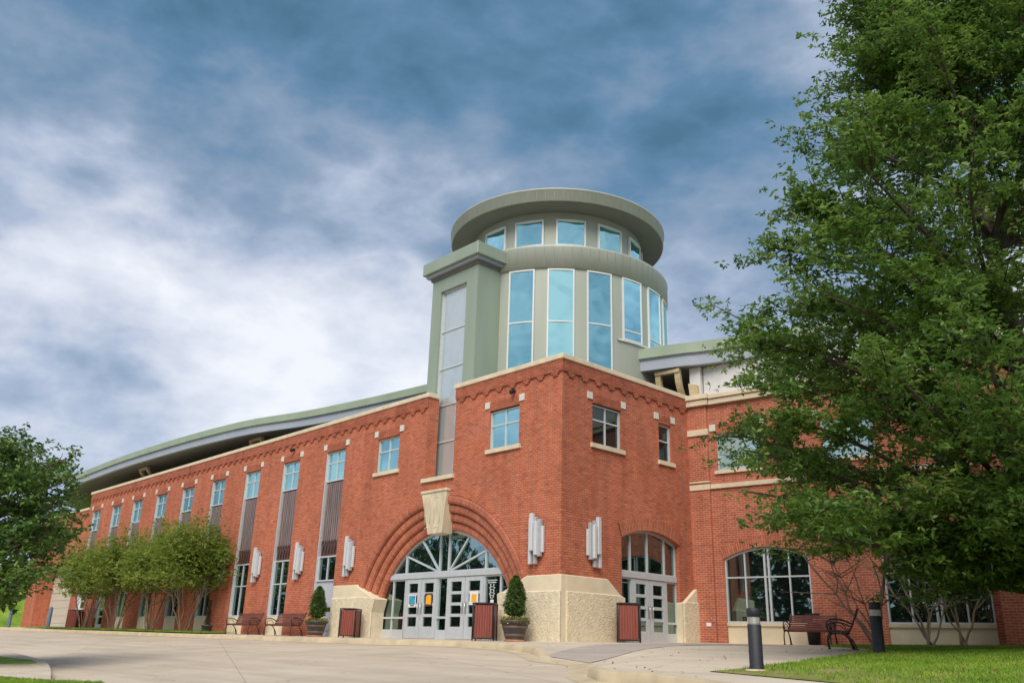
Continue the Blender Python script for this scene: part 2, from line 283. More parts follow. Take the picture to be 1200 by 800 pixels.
M['blades'] = grass_mat('grass_blades', [(.3, (.11, .21, .02)), (.5, (.20, .34, .035)), (.62, (.28, .38, .055)), (.74, (.40, .36, .14))])

# ------------------------------------------------------------------ mesh helpers
class Fr:
    def __init__(s, O, d, n): s.O = Vector(O); s.d = Vector(d); s.n = Vector(n)
    def p(s, a, n, z): return s.O + s.d*a + s.n*n + Vector((0, 0, z))
WLD = Fr((0, 0, 0), (1, 0, 0), (0, 1, 0))
FL = Fr((0, 0, 0), (1, 0, 0), (0, -1, 0))
FR_ = Fr((0, 0, 0), (0, 1, 0), (1, 0, 0))
AW = 2.24965731
DW = c2w((sin(AW), cos(AW), 0)); NW = Vector((DW.y, -DW.x, 0)); J = Vector((0, 6.762, 0))
if NW.dot(CAM-J) < 0: NW = -NW
FW_ = Fr(J, DW, NW)

class MB:
    def __init__(s, fr=WLD): s.v = []; s.f = []; s.fr = fr; s.uvs = {}; s.smooth = set(); s.mi = {}; s.cm = 0
    def P(s, a, n, z): s.v.append(s.fr.p(a, n, z)); return len(s.v)-1
    def face(s, pts, uv=None, smooth=False):
        idx = [s.P(*p) for p in pts]; s.f.append(idx)
        k = len(s.f)-1
        if uv: s.uvs[k] = uv
        if smooth: s.smooth.add(k)
        if s.cm: s.mi[k] = s.cm
    def box(s, a0, a1, n0, n1, z0, z1):
        c = [(a, n, z) for z in (z0, z1) for n in (n0, n1) for a in (a0, a1)]
        for q in ((0, 1, 3, 2), (4, 6, 7, 5), (0, 4, 5, 1), (2, 3, 7, 6), (0, 2, 6, 4), (1, 5, 7, 3)): s.face([c[i] for i in q])
    def prism(s, poly, n0, n1):       # poly of (a, z)
        s.face([(a, n1, z) for a, z in poly]); s.face([(a, n0, z) for a, z in reversed(poly)])
        for i in range(len(poly)):
            a, b = poly[i], poly[(i+1) % len(poly)]
            s.face([(a[0], n0, a[1]), (b[0], n0, b[1]), (b[0], n1, b[1]), (a[0], n1, a[1])])
    def bar(s, p0, p1, w, d=None):    # square-ish bar between local points
        d = d or w; a = Vector(p0); b = Vector(p1); t = (b-a).normalized()
        u = t.cross(Vector((0, 1, 0)));
        if u.length < .1: u = Vector((1, 0, 0))
        u.normalize(); v = t.cross(u).normalized(); u *= w/2; v *= d/2
        A = [a+u+v, a-u+v, a-u-v, a+u-v]; B = [b+u+v, b-u+v, b-u-v, b+u-v]
        s.face([tuple(x) for x in A]); s.face([tuple(x) for x in reversed(B)])
        for i in range(4): s.face([tuple(x) for x in (A[i], B[i], B[(i+1) % 4], A[(i+1) % 4])])
    def tube(s, pts, radii, seg=8, cap=True):
        pts = [Vector(p) for p in pts]
        if not hasattr(radii, '__len__'): radii = [radii]*len(pts)
        rings = []; prev = None
        for i, p in enumerate(pts):
            t = (pts[min(i+1, len(pts)-1)]-pts[max(i-1, 0)]).normalized()
            if prev is None:
                u = t.cross(Vector((0, 0, 1)));
                if u.length < .1: u = t.cross(Vector((1, 0, 0)))
            else: u = prev - t*prev.dot(t)
            u.normalize(); prev = u; v = t.cross(u)
            rings.append([s.P(*(p+(u*cos(2*pi*k/seg)+v*sin(2*pi*k/seg))*radii[i])) for k in range(seg)])
        for a, b in zip(rings, rings[1:]):
            for k in range(seg): s.f.append([a[k], a[(k+1) % seg], b[(k+1) % seg], b[k]]); s.smooth.add(len(s.f)-1)
        if cap: s.f.append(rings[0][::-1]); s.f.append(rings[-1])
    def lathe(s, prof, c=(0, 0), seg=24, a0=0, a1=2*pi, smooth=True):
        full = abs(a1-a0-2*pi) < 1e-6; nn = seg if full else seg+1
        rings = [[s.P(c[0]+r*cos(a0+(a1-a0)*k/seg), c[1]+r*sin(a0+(a1-a0)*k/seg), z) for k in range(nn)] for r, z in prof]
        for a, b in zip(rings, rings[1:]):
            for k in range(seg):
                k2 = (k+1) % nn; s.f.append([a[k], a[k2], b[k2], b[k]])
                if smooth: s.smooth.add(len(s.f)-1)
    def build(s, name, material, parent=None, recalc=True, bevel=0):
        me = bpy.data.meshes.new(name); me.from_pydata([tuple(v) for v in s.v], [], s.f)
        uvl = me.uv_layers.new(name='UVMap').data
        for i, pl in enumerate(me.polygons):
            if i in s.uvs:
                for li, uv in zip(pl.loop_indices, s.uvs[i]): uvl[li].uv = uv
                continue
            n = pl.normal
            if abs(n.z) > .75:
                for li in pl.loop_indices: c = me.vertices[me.loops[li].vertex_index].co; uvl[li].uv = (c.x, c.y)
            else:
                tx, ty = -n.y, n.x; l = math.hypot(tx, ty) or 1; tx /= l; ty /= l
                if tx+ty*.9 < 0: tx, ty = -tx, -ty
                for li in pl.loop_indices: c = me.vertices[me.loops[li].vertex_index].co; uvl[li].uv = (c.x*tx+c.y*ty, c.z)
        me.polygons.foreach_set('use_smooth', [i in s.smooth for i in range(len(s.f))])
        mats = material if isinstance(material, (list, tuple)) else [material]
        for mm in mats: me.materials.append(mm)
        for k, mi in s.mi.items(): me.polygons[k].material_index = mi
        if recalc:
            bm = bmesh.new(); bm.from_mesh(me); bmesh.ops.remove_doubles(bm, verts=bm.verts, dist=1e-4)
            bmesh.ops.recalc_face_normals(bm, faces=bm.faces)
            if bevel: bmesh.ops.bevel(bm, geom=[e for e in bm.edges if e.is_manifold and e.calc_face_angle(0) > .5], offset=bevel, segments=1, affect='EDGES', clamp_overlap=True)
            bm.to_mesh(me); bm.free()
        o = bpy.data.objects.new(name, me); COL.objects.link(o)
        if parent:
            o.parent = parent; o.matrix_parent_inverse = Matrix.Translation(-origin_of(parent))
        return o
def origin_of(o):
    p = Vector((0, 0, 0))
    while o: p = p+o.location+(o.matrix_parent_inverse.translation if o.parent else Vector((0, 0, 0))); o = o.parent
    return p
def tag(o, label, cat, group=None, kind=None):
    if label: o['label'] = label
    if cat: o['category'] = cat
    if group: o['group'] = group
    if kind: o['kind'] = kind
    return o
def thing(name, label, cat, loc, group=None, rz=0):
    o = bpy.data.objects.new(name, None); COL.objects.link(o); o.empty_display_size = .3
    o.location = loc; o.rotation_euler = (0, 0, rz)
    return tag(o, label, cat, group)
def local(o, parent):                                   # mesh given in the thing's own space
    o.parent = parent; o.matrix_parent_inverse = Matrix.Identity(4); return o
def copy_tree(root, loc, rz, label):
    def rec(o, par):
        c = o.copy(); COL.objects.link(c)
        if par: c.parent = par
        for ch in o.children: rec(ch, c)
        return c
    r = rec(root, None); r.location = loc; r.rotation_euler = (0, 0, rz); r['label'] = label
    return r

# ------------------------------------------------------------------ ground heights
def plat(x, y):
    t = -y
    z = .02*min(y, 8) if y > 0 else (-.03*t if t < 2 else -.06-.072*(t-2))
    if x < -12: z += .0045*(-12-x)
    return z
def road(x, y):
    t = max(0, -y)
    z = -.2-.075*(t-2) if t > 2 else -.2+(2-t)*.02
    if t > 45: z = -.2-.075*43 + (t-45)*.06
    if x < -12: z += .0045*(-12-x)
    return z
def densify(pts, step):
    o = []
    for a, b in zip(pts, pts[1:]):
        a = Vector(a); b = Vector(b); n = max(1, int((b-a).length/step))
        o += [a.lerp(b, i/n) for i in range(n)]
    return o+[Vector(pts[-1])]
def strip(A, B, step, nv, zf, name, m, skirt=0, kw=None):
    a = []; b = []
    for i in range(len(A)-1):
        n = max(1, int((Vector(A[i+1])-Vector(A[i])).length/step))
        for k in range(n):
            a.append(Vector(A[i]).lerp(Vector(A[i+1]), k/n)); b.append(Vector(B[i]).lerp(Vector(B[i+1]), k/n))
    a.append(Vector(A[-1])); b.append(Vector(B[-1]))
    mb = MB(); rows = []
    for p, q in zip(a, b):
        r = []
        for j in range(nv+1):
            v = (j/nv)**1.5; c = p.lerp(q, v); r.append(mb.P(c[0], c[1], zf(c[0], c[1], v)))
        rows.append(r)
    for r0, r1 in zip(rows, rows[1:]):
        for j in range(nv): mb.f.append([r0[j], r1[j], r1[j+1], r0[j+1]])
    if skirt:
        for r0, r1 in zip(rows, rows[1:]):
            p, q = mb.v[r0[0]], mb.v[r1[0]]
            mb.f.append([mb.P(p.x, p.y, p.z-skirt), mb.P(q.x, q.y, q.z-skirt), r1[0], r0[0]])
    return mb.build(name, m)

# terrain and drive
g = MB(); xs = np.unique(np.concatenate([np.linspace(-400, -70, 16), np.linspace(-70, 45, 70), np.linspace(45, 400, 14)])); ys = np.unique(np.concatenate([np.linspace(-400, -60, 16), np.linspace(-60, 12, 60), np.linspace(12, 400, 12)]))
def terr(x, y):
    z = road(x, y)-.35
    if y > 2: z = min(z, -.4)
    return z
idx = [[g.P(x, y, terr(x, y)) for x in xs] for y in ys]
for j in range(len(ys)-1):
    for i in range(len(xs)-1): g.f.append([idx[j][i], idx[j][i+1], idx[j+1][i+1], idx[j+1][i]])
tag(g.build('ground', M['grass']), None, None, kind='structure')
g = MB(); xs = np.linspace(-75, 45, 90); ys = np.linspace(-50, 1, 60)
idx = [[g.P(x, y, road(x, y)) for x in xs] for y in ys]
for j in range(len(ys)-1):
    for i in range(len(xs)-1): g.f.append([idx[j][i], idx[j][i+1], idx[j+1][i+1], idx[j+1][i]])
tag(g.build('drive', M['road']), None, None, kind='structure')
# plaza + kerb
KP = [(-60, -2.1), (-30, -2.1), (-19, -2.1), (-7.6, -2.1), (-5.4, -2.25), (-3.9, -2.0), (-1.5, -2.15), (.88, -2.75), (2.4, -3.5), (3.7, -4.5), (4.6, -5.2), (6.2, -5.7), (7.4, -6.9), (8.1, -7.7), (8.9, -8.3), (9.8, -8.3), (13, -9.6), (20, -12.5), (40, -16)]
KI = [(-60, 1.2), (-30, 1.2), (-19, 1.2), (-7.6, 1.2), (-5.4, 1.2), (-3.9, 1.2), (-2.4, 1.2), (-1, 1.6), (-1, 3.), (-1, 7), (0, 9), (2.5, 9.5), (6, 9.5), (9, 9.7), (12, 10), (16, 10.6), (22, 11.5), (32, 13), (45, 14)]
def kfac(x, y):                                         # 0 where the kerb is dropped (ramp)
    if x < 3.2 or x > 8.0: return 1.
    if x < 4.2: return (4.2-x)/1.0
    if x > 7.2: return (x-7.2)/.8
    return 0.
def pz(x, y, v):
    z = plat(x, y); k = kfac(x, y)
    if y < -2 and k < 1:
        e = min(1, v*5.5); e = e*e*(3-2*e)
        z = z*(k+(1-k)*e) + (road(x, y)+.006)*(1-k)*(1-e)
    return z
po = strip(KP, KI, .35, 26, pz, 'plaza', M['plaza'], 0)
tag(po, None, None, kind='structure')
# kerb : rounded concrete edge following the plaza
mbk = MB(); KD = []
for i in range(len(KP)-1):
    n = max(1, int((Vector(KP[i+1])-Vector(KP[i])).length/.3))
    KD += [Vector(KP[i]).lerp(Vector(KP[i+1]), k/n) for k in range(n)]
rows = []
for i, p in enumerate(KD):
    t = (KD[min(i+1, len(KD)-1)]-KD[max(i-1, 0)]).normalized(); n = Vector((t.y, -t.x))
    if n.y > 0: n = -n
    zt = pz(p.x, p.y, 0)+.012; zr = road(p.x, p.y)
    r = []
    for off, z in ((-.16, zt), (-.02, zt), (.03, zt-.03), (.07, zr-.02)):
        q = p+n*off; r.append(mbk.P(q.x, q.y, z))
    rows.append(r)
for a, b in zip(rows, rows[1:]):
    for j in range(3): mbk.f.append([a[j], b[j], b[j+1], a[j+1]]); mbk.smooth.add(len(mbk.f)-1)
tag(mbk.build('kerb', M['kerb']), None, None, kind='structure')
# gutter band, slightly darker concrete beside the kerb
mbk = MB(); rows = []
for i, p in enumerate(KD):
    t = (KD[min(i+1, len(KD)-1)]-KD[max(i-1, 0)]).normalized(); n = Vector((t.y, -t.x))
    if n.y > 0: n = -n
    r = []
    for off in (.03, .2, .42): q = p+n*off; r.append(mbk.P(q.x, q.y, road(q.x, q.y)+.005))
    rows.append(r)
for a, b in zip(rows, rows[1:]):
    for j in range(2): mbk.f.append([a[j], b[j], b[j+1], a[j+1]])
tag(mbk.build('gutter', M['kerb']), None, None, kind='structure')
# grey path between ramp and side door
def sheet(name, A, B, m, zf, nu=24, nv=14):
    mb = MB(); rows = []
    for i in range(nu+1):
        u = i/nu; p = Vector(A[0]).lerp(Vector(A[1]), u); q = Vector(B[0]).lerp(Vector(B[1]), u)
        rows.append([mb.P(*(p.lerp(q, j/nv)), zf(*p.lerp(q, j/nv))) for j in range(nv+1)])
    for a, b in zip(rows, rows[1:]):
        for j in range(nv): mb.f.append([a[j], b[j], b[j+1], a[j+1]])
    return mb.build(name, m)
def zpz(x, y):                                          # plaza height under a point (approximate ramp blend)
    z = plat(x, y); k = kfac(x, y)
    if y < -2 and k < 1:
        yk = np.interp(x, [3.2, 3.7, 4.6, 6.2, 7.4, 8.1], [-4.1, -4.5, -5.2, -5.7, -6.9, -7.7])
        L_ = 15.; v = max(0, (y-yk)/L_); e = min(1, v*5.5); e = e*e*(3-2*e)
        z = z*(k+(1-k)*e)+(road(x, y)+.006)*(1-k)*(1-e)
    return z


# lawn on the right
LB = [(10.45, -7.6), (10.62, -6.61), (10.64, -6.01), (10.59, -4.5), (10.62, -3.2), (10.5, -2.3), (10.05, -1.3), (9.4, -.4), (8.3, .9), (6.6, 3.2), (4.6, 7.9), (4.5, 8.2)]
LQ = [(45, -18), (45, -14), (45, -11), (45, -8), (45, -5), (45, -3), (45, -1), (45, 1), (45, 3), (45, 6), (45, 13), (45, 14)]
def lz(x, y, v):
    lo = -7.6+(x-10.45)*(-18+7.6)/(45-10.45); e = min(1, max(0, (y-lo)/2.2)); return plat(x, y)+.012+.13*min(1, v*4)*(1-math.exp(-v*12))*e*e*(3-2*e)
lawn = strip(LB, LQ, .3, 60, lz, 'lawn', M['grass'], .03)
tag(lawn, None, None, kind='structure')
# grass strip along the left facade, bank far left
tag(sheet('grass_verge', ((-47, -2.0), (-20.5, -2.0)), ((-47, -.02), (-20.5, -.02)), M['grass'], lambda x, y: plat(x, y)+.05), None, None, kind='structure')
mb = MB(); rows = []
for i in range(22):
    x = -54.5-3.2*i
    rows.append([mb.P(x-.3*j, -14+2.2*j, .15+min(4.2, .75*max(0, -54.9-x))*min(1, max(0, j/3.)) + .05*sin(i*.8+j)) for j in range(24)])
for a, b in zip(rows, rows[1:]):
    for j in range(23): mb.f.append([a[j], b[j], b[j+1], a[j+1]]); mb.smooth.add(len(mb.f)-1)
tag(mb.build('grass_bank', M['blades']), None, None, kind='structure')

# foreground island, lower left
def isl(poly, zoff, name, m, sk=.14):
    mb = MB(); bm = bmesh.new(); vs = [bm.verts.new((x, y, 0)) for x, y in poly]; f = bm.faces.new(vs)
    bmesh.ops.triangulate(bm, faces=[f]); bmesh.ops.subdivide_edges(bm, edges=bm.edges, cuts=5, use_grid_fill=True)
    for v in bm.verts: v.co.z = road(v.co.x, v.co.y)+zoff
    be = [e for e in bm.edges if e.is_boundary]; r = bmesh.ops.extrude_edge_only(bm, edges=be)
    for v in [x for x in r['geom'] if isinstance(x, bmesh.types.BMVert)]: v.co.z -= sk
    bmesh.ops.recalc_face_normals(bm, faces=bm.faces)
    me = bpy.data.meshes.new(name); bm.to_mesh(me); bm.free(); me.materials.append(m); o = bpy.data.objects.new(name, me); COL.objects.link(o); return o
tag(isl([(-22, -10.3), (-15.26, -10.94), (-11.44, -11.42), (-8.06, -11.89), (-6.26, -12.15), (-4, -12.7), (-1.89, -13.27), (-.1, -13.8), (1.64, -14.3), (2, -16), (-1, -18), (-20, -20), (-30, -16), (-26, -10.2)], .13, 'pavement_island', M['plaza']), None, None, kind='structure')
tag(isl([(-18, -11.6), (-12, -12.1), (-8.03, -12.35), (-6.51, -12.36), (-5.3, -12.6), (-4.9, -12.9), (-6, -13.4), (-9, -14.2), (-18, -14.5)], .145, 'grass_island', M['blades'], .03), None, None, kind='structure')
tag(isl([(-3.5, -15.2), (-.78, -14.49), (1.18, -14.17), (2.56, -13.75), (3.3, -13.95), (4.5, -15.5), (3, -18), (-4, -18)], .145, 'grass_corner', M['blades'], .16), None, None, kind='structure')

# ------------------------------------------------------------------ walls with openings
def circ_arch(c, zc, R): return lambda a: zc+sqrt(max(0, R*R-(a-c)**2))
def wall(fr, s0, s1, z0, z1, holes, back=.35, ndiv=28):
    mb = MB(fr)
    S = {s0, s1}; Z = {z0, z1}
    for h in holes:
        S |= {h['a'], h['b']}; Z |= {max(z0, h['z0']), h['z1']}
        if h.get('arch'):
            for k in range(1, ndiv): S.add(h['a']+(h['b']-h['a'])*k/ndiv)
    S = sorted(S); Z = sorted(Z)
    for i in range(len(S)-1):
        for j in range(len(Z)-1):
            a = (S[i]+S[i+1])/2; z = (Z[j]+Z[j+1])/2
            if any(h['a'] < a < h['b'] and h['z0'] < z < h['z1'] for h in holes): continue
            mb.face([(S[i], 0, Z[j]), (S[i+1], 0, Z[j]), (S[i+1], 0, Z[j+1]), (S[i], 0, Z[j+1])])
    for h in holes:
        d = -h.get('d', back); a, b = h['a'], h['b']; zz0 = max(z0, h['z0'])
        f = h.get('arch'); za = f(a) if f else h['z1']; zb = f(b) if f else h['z1']
        mb.face([(a, 0, zz0), (a, d, zz0), (a, d, za), (a, 0, za)]); mb.face([(b, 0, zz0), (b, 0, zb), (b, d, zb), (b, d, zz0)])
        if zz0 > z0+.01: mb.face([(a, 0, zz0), (b, 0, zz0), (b, d, zz0), (a, d, zz0)])
        if f:
            for k in range(ndiv):
                p = a+(b-a)*k/ndiv; q = a+(b-a)*(k+1)/ndiv
                mb.face([(p, 0, f(p)), (q, 0, f(q)), (q, 0, h['z1']), (p, 0, h['z1'])])
                mb.face([(p, 0, f(p)), (p, d, f(p)), (q, d, f(q)), (q, 0, f(q))])
        else: mb.face([(a, 0, za), (a, d, za), (b, d, za), (b, 0, za)])
    mb.face([(s0, 0, z1), (s1, 0, z1), (s1, -back, z1), (s0, -back, z1)])
    return mb
BLD = thing('arena_building', 'long red brick arena with green round glass tower, arched entrance and cream stone base', 'building', (0, 0, 0))

def window(fr, a, b, z0, z1, n, vs=(), hs=(), arch=None, fw=.055, glass='glass_sky', fm='frame', depth=.07, name='window', base=None, label=None, rads=()):
    mb = MB(fr); f = arch or (lambda s: z1)
    def vbar(c, w, zb=z0, zt=None, d=depth):
        zt = zt if zt is not None else min(f(max(a, c-w/2)), f(min(b, c+w/2)))
        mb.box(c-w/2, c+w/2, n, n+d, zb, zt)
    vbar(a+fw/2, fw, d=depth+.01); vbar(b-fw/2, fw, d=depth+.01)
    mb.box(a+fw, b-fw, n, n+depth-.004, z0, z0+fw)
    if arch:
        K = 26
        for k in range(K):
            p = a+(b-a)*k/K; q = a+(b-a)*(k+1)/K
            mb.face([(p, n+depth, f(p)-fw*1.2), (q, n+depth, f(q)-fw*1.2), (q, n+depth, f(q)), (p, n+depth, f(p))])
            mb.face([(p, n+depth, f(p)-fw*1.2), (p, n, f(p)-fw*1.2), (q, n, f(q)-fw*1.2), (q, n+depth, f(q)-fw*1.2)])
    else: mb.box(a+fw, b-fw, n, n+depth-.004, z1-fw, z1)
    for v in vs:
        if isinstance(v, tuple): c, w_, zb, zt = v; vbar(c, w_, zb, zt, depth-.012)
        else: vbar(v, fw*.9, z0+fw, None, depth-.012)
    for h in hs:
        if isinstance(h, tuple): c, w_, sa, sb = h; mb.box(sa, sb, n, n+depth+.012, c-w_/2, c+w_/2)
        else: mb.box(a+fw, b-fw, n, n+depth-.02, h-fw*.45, h+fw*.45)
    for p, q in rads: mb.bar((p[0], n+.03, p[1]), (q[0], n+.03, q[1]), fw*.85, .05)
    o = mb.build(name, M[fm], BLD)
    if label: o['label'] = label
    g = MB(fr)
    if arch:
        K = 26
        for k in range(K):
            p = a+(b-a)*k/K; q = a+(b-a)*(k+1)/K
            g.face([(p, n+.012, z0), (q, n+.012, z0), (q, n+.012, f(q)), (p, n+.012, f(p))])
    else: g.face([(a, n+.012, z0), (b, n+.012, z0), (b, n+.012, z1), (a, n+.012, z1)])
    g.build('pane', M[glass], o)
    return o
def sill(fr, a, b, z, h=.15, out=.07, ins=-.1): 
    mb = MB(fr); mb.box(a, b, ins, out, z-h, z); return mb.build('sill', M['stone'], BLD)
def blocks(fr, a, b, z0=7.68, sz=.24):
    for c in (a-.13, b+.13):
        mb = MB(fr); mb.box(c-sz/2, c+sz/2, -.05, .035, z0, z0+sz); mb.build('lintel_block', M['block'], BLD)
    mb = MB(fr); K = max(1, int((b-a)/.076))
    mb.box(a, b, -.05, .022, z0-.11, z0+.2)
    for k, _ in enumerate(mb.f): pass
    o = mb.build('brick_lintel', M['soldier'], BLD)

# ---- left facade
TOPZ = 8.76
bays = [-14.0, -17.75, -21.45, -25.15, -28.85, -32.45, -36.05, -39.5, -43.1]   # left edges of the strips as seen
RC = .13
hl = [dict(a=-3.48, b=-2.0, z0=6.2, z1=7.57, d=RC+.05), dict(a=-10.25, b=-8.80, z0=6.2, z1=7.54, d=RC+.05)]
for a in bays: hl.append(dict(a=a-.12, b=a+1.36, z0=-.3, z1=7.56, d=RC+.09))
ARC = circ_arch(-6.15, -.2, 5.1)
ent = dict(a=-6.15-5.1+.0, b=-6.15+5.1, z0=-.3, z1=4.95, arch=ARC, d=.1)
ent['a'] += .0
mb = wall(FL, -7.05, 0, -.4, TOPZ, [])  # placeholder for extents
# notch for the stair glass: split the facade into lower part (below 5.57) and two upper parts
def clip(holes, s0, s1, z0, z1):
    o = []
    for h in holes:
        if h['b'] <= s0 or h['a'] >= s1 or h['z1'] <= z0 or h['z0'] >= z1: continue
        h = dict(h); h['z0'] = max(h['z0'], z0-.001 if h['z0'] < z0 else h['z0']); h['z1'] = min(h['z1'], z1) if not h.get('arch') else h['z1']
        o.append(h)
    return o
lowh = [h for h in hl if h['z0'] < 5.57]
def lower_piece(s0, s1): return [h for h in hl if h['a'] >= s0 and h['b'] <= s1]
wing = wall(FL, -44.0, -11.4, -.4, TOPZ, lower_piece(-44, -11.4)); wing.build('brick_wall', M['brick'], BLD)
wall(FL, -11.4, -7.05, 5.57, TOPZ, [hl[1]]).build('brick_wall', M['brick'], BLD)
wall(FL, -5.40, 0, 5.57, TOPZ, [hl[0]]).build('brick_wall', M['brick'], BLD)
wall(FL, -11.4, 0, -.4, 5.57, [ent]).build('brick_wall', M['brick'], BLD)
# notch sides
# far low wing
lowz = 7.75
wall(FL, -54.6, -44.0, -.4, lowz, [dict(a=-50.1, b=-44.6, z0=-.3, z1=4.0, d=.5), dict(a=-52.7, b=-51.5, z0=-.3, z1=2.3, d=.3)]).build('brick_wall', M['brick'], BLD)
mb = MB(FL); mb.box(-50.1, -44.6, -.5, -.42, -.3, 4.0)
for k in range(1, 8): mb.box(-50.1, -44.6, -.42, -.405, .5*k-.01, .5*k+.01)
mb.build('roller_door', M['garage'], BLD)
mb = MB(FL); mb.box(-52.7, -51.5, -.3, -.2, -.3, 2.3); mb.build('service_door', M['door'], BLD)
mb = MB(FL); mb.box(-51.2, -50.3, 0.002, .5, -.3, lowz-1.5); mb.build('pilaster', M['brick'], BLD)
def coping(fr, s0, s1, z, h=.18, out=.09, back=-.45):
    mb = MB(fr); mb.box(s0, s1, back, out, z, z+h); mb.build('coping', M['stone'], BLD, bevel=.015)
coping(FL, -54.7, -44.05, lowz, .16)
coping(FL, -44.1, -6.98, TOPZ, .17)
coping(FL, -5.47, -.45, TOPZ, .17)
coping(FR_, -.09, 6.76, TOPZ, .17)
# notch : returning brick faces
for s in (-7.05, -5.40):
    mb = MB(FL); mb.face([(s, 0, 5.57), (s, -.5, 5.57), (s, -.5, TOPZ), (s, 0, TOPZ)]); mb.build('brick_return', M['brick'], BLD)
sill(FL, -7.15, -5.3, 5.60, .14, .09, -.7)

# corbel course under the coping
def corbel(fr, s0, s1, zt, step=.62, name='corbel_course'):
    mb = MB(fr); mb.box(s0, s1, -.02, .055, zt-.40, zt-.002)
    n = int(abs(s1-s0)/step); st = (s1-s0)/n
    for k in range(n):
        c = s0+st*(k+.5)
        mb.box(c-.10, c+.10, -.02, .05, zt-.55, zt-.401)
        mb.box(c-.17, c-.101, -.02, .048, zt-.47, zt-.402); mb.box(c+.101, c+.17, -.02, .048, zt-.47, zt-.402)
    mb.build(name, M['soldier'], BLD)
corbel(FL, -43.95, -7.06, TOPZ); corbel(FL, -5.39, 0.05, TOPZ); corbel(FR_, 0.051, 6.74, TOPZ); corbel(FL, -54.5, -44.05, lowz, .9)

# ---- left facade windows
def win22(fr, a, b, z0=6.2, z1=7.55, n=-RC, **k):
    return window(fr, a, b, z0, z1, n, vs=[(a+b)/2], hs=[z0+(z1-z0)*.62], **k)
window_args = [(-3.48, -2.0), (-10.25, -8.80)]
for a, b in window_args:
    win22(FL, a, b); sill(FL, a-.12, b+.12, 6.2, .14, .08); blocks(FL, a, b)
for i, a0 in enumerate(bays):
    a, b = a0-.12, a0+1.36
    win22(FL, a+.03, b, 6.27, 7.56, n=-RC-.02); blocks(FL, a, b)
    # ribbed copper spandrel
    mb = MB(FL); mb.box(a+.05, b, -RC-.06, -RC-.02, 3.7, 6.24)
    K = 9
    for k in range(K):
        c = a+.08+(b-a-.1)*(k+.5)/K; mb.box(c-.045, c+.045, -RC-.02, -RC+.02, 3.72, 6.22)
    mb.build('copper_panel', M['copper'], BLD)
    mb = MB(FL); mb.box(a+.05, b, -RC-.06, -RC-.015, 3.2, 3.7)
    for k in range(6):
        c = a+.08+(b-a-.1)*(k+.5)/6; w_ = (b-a-.1)/12
        mb.prism([(c-w_, 3.70), (c+w_, 3.70), (c, 3.24)], -RC-.015, -RC+.03)
    for k in range(6):
        c = a+.08+(b-a-.1)*(k+.5)/6; mb.box(c-.05, c+.05, -RC-.015, -RC+.06, 3.70, 3.80)
    mb.build('copper_skirt', M['copper_dark'], BLD)
    mb = MB(FL); mb.box(a+.002, a+.05, -RC-.05, -.01, .8, 7.55); mb.build('jamb_trim', M['frame'], BLD)
    if i == 0:
        window(FL, a+.05, b, 2.15, 3.16, -RC-.02, vs=[(a+b)/2], glass='glass_low')
        mb = MB(FL); mb.box(a+.05, b, -RC-.06, -RC-.01, .0, 2.14); mb.box(a+.2, b-.15, -RC-.01, -RC+.02, .25, .95); mb.build('grey_panel', M['panel_grey'], BLD)
        mb = MB(FL); mb.box(a+.3, b-.1, -RC-.01, -RC+.05, .98, 1.12); mb.build('vent_slot', M['dark_iron'], BLD)
    elif i >= 7:
        o = window(FL, a+.05, b, 2.35, 3.16, -RC-.02, vs=[(a+b)/2], glass='glass_low')
        mb = MB(FL); mb.box(a+.05, b, -RC-.06, -RC-.01, .1, 2.34); dd = mb.build('door', M['frame_white'], BLD)
        mb = MB(FL)
        for k in range(4): mb.box(a+.45, b-.35, -RC-.01, -RC+.004, .45+k*.48, .83+k*.48)
        mb.build('pane', M['glass_low'], dd)
    else:
        window(FL, a+.05, b, .80, 3.16, -RC-.02, vs=[(a+b)/2], hs=[2.15], glass='glass_low')
        mb = MB(FL); mb.box(a+.02, b, -RC-.08, -.02, -.3, .79); mb.build('base_panel', M['smooth_stone'], BLD)

# ---- entrance arch : four stepped brick rings
C0, Z0 = -6.15, -.2
def arc_ring(fr, c, zc, r0, r1, n0, n1, zmin, name='arch_ring', m='brick_arch', roll=True, K=56, th=None):
    mb = MB(fr)
    ta = math.asin(min(1, (zmin-zc)/r1)); t0, t1 = (ta, pi-ta) if th is None else th
    prof = [(r1, n0), (r1-.02, n1-.02), (r1-.06, n1), (r0+.10, n1), (r0+.03, n1-.03), (r0, n1-.10), (r0, n0-.2)] if roll else [(r1, n0), (r1, n1), (r0, n1), (r0, n0-.2)]
    for k in range(K):
        A = t0+(t1-t0)*k/K; B = t0+(t1-t0)*(k+1)/K
        for (ra, na), (rb, nb) in zip(prof, prof[1:]):
            P = lambda r, t, n: (c+r*cos(t), n, zc+r*sin(t))
            L_ = abs(ra-rb)+abs(na-nb); u0 = ra; u1 = ra+L_ if abs(na-nb) > abs(ra-rb) else rb
            rr = (r0+r1)/2
            mb.face([P(ra, A, na), P(ra, B, na), P(rb, B, nb), P(rb, A, nb)], uv=[(u0, rr*A), (u0, rr*B), (u1, rr*B), (u1, rr*A)])
    for t_ in (t0, t1):
        mb.face([(c+r*cos(t_), n, zc+r*sin(t_)) for r, n in prof])
    return mb.build(name, M[m], BLD)
for i in range(4):
    r1 = 5.1-.3*i
    arc_ring(FL, C0, Z0, r1-.3, r1, -.35, .05-.115*i, -.15)
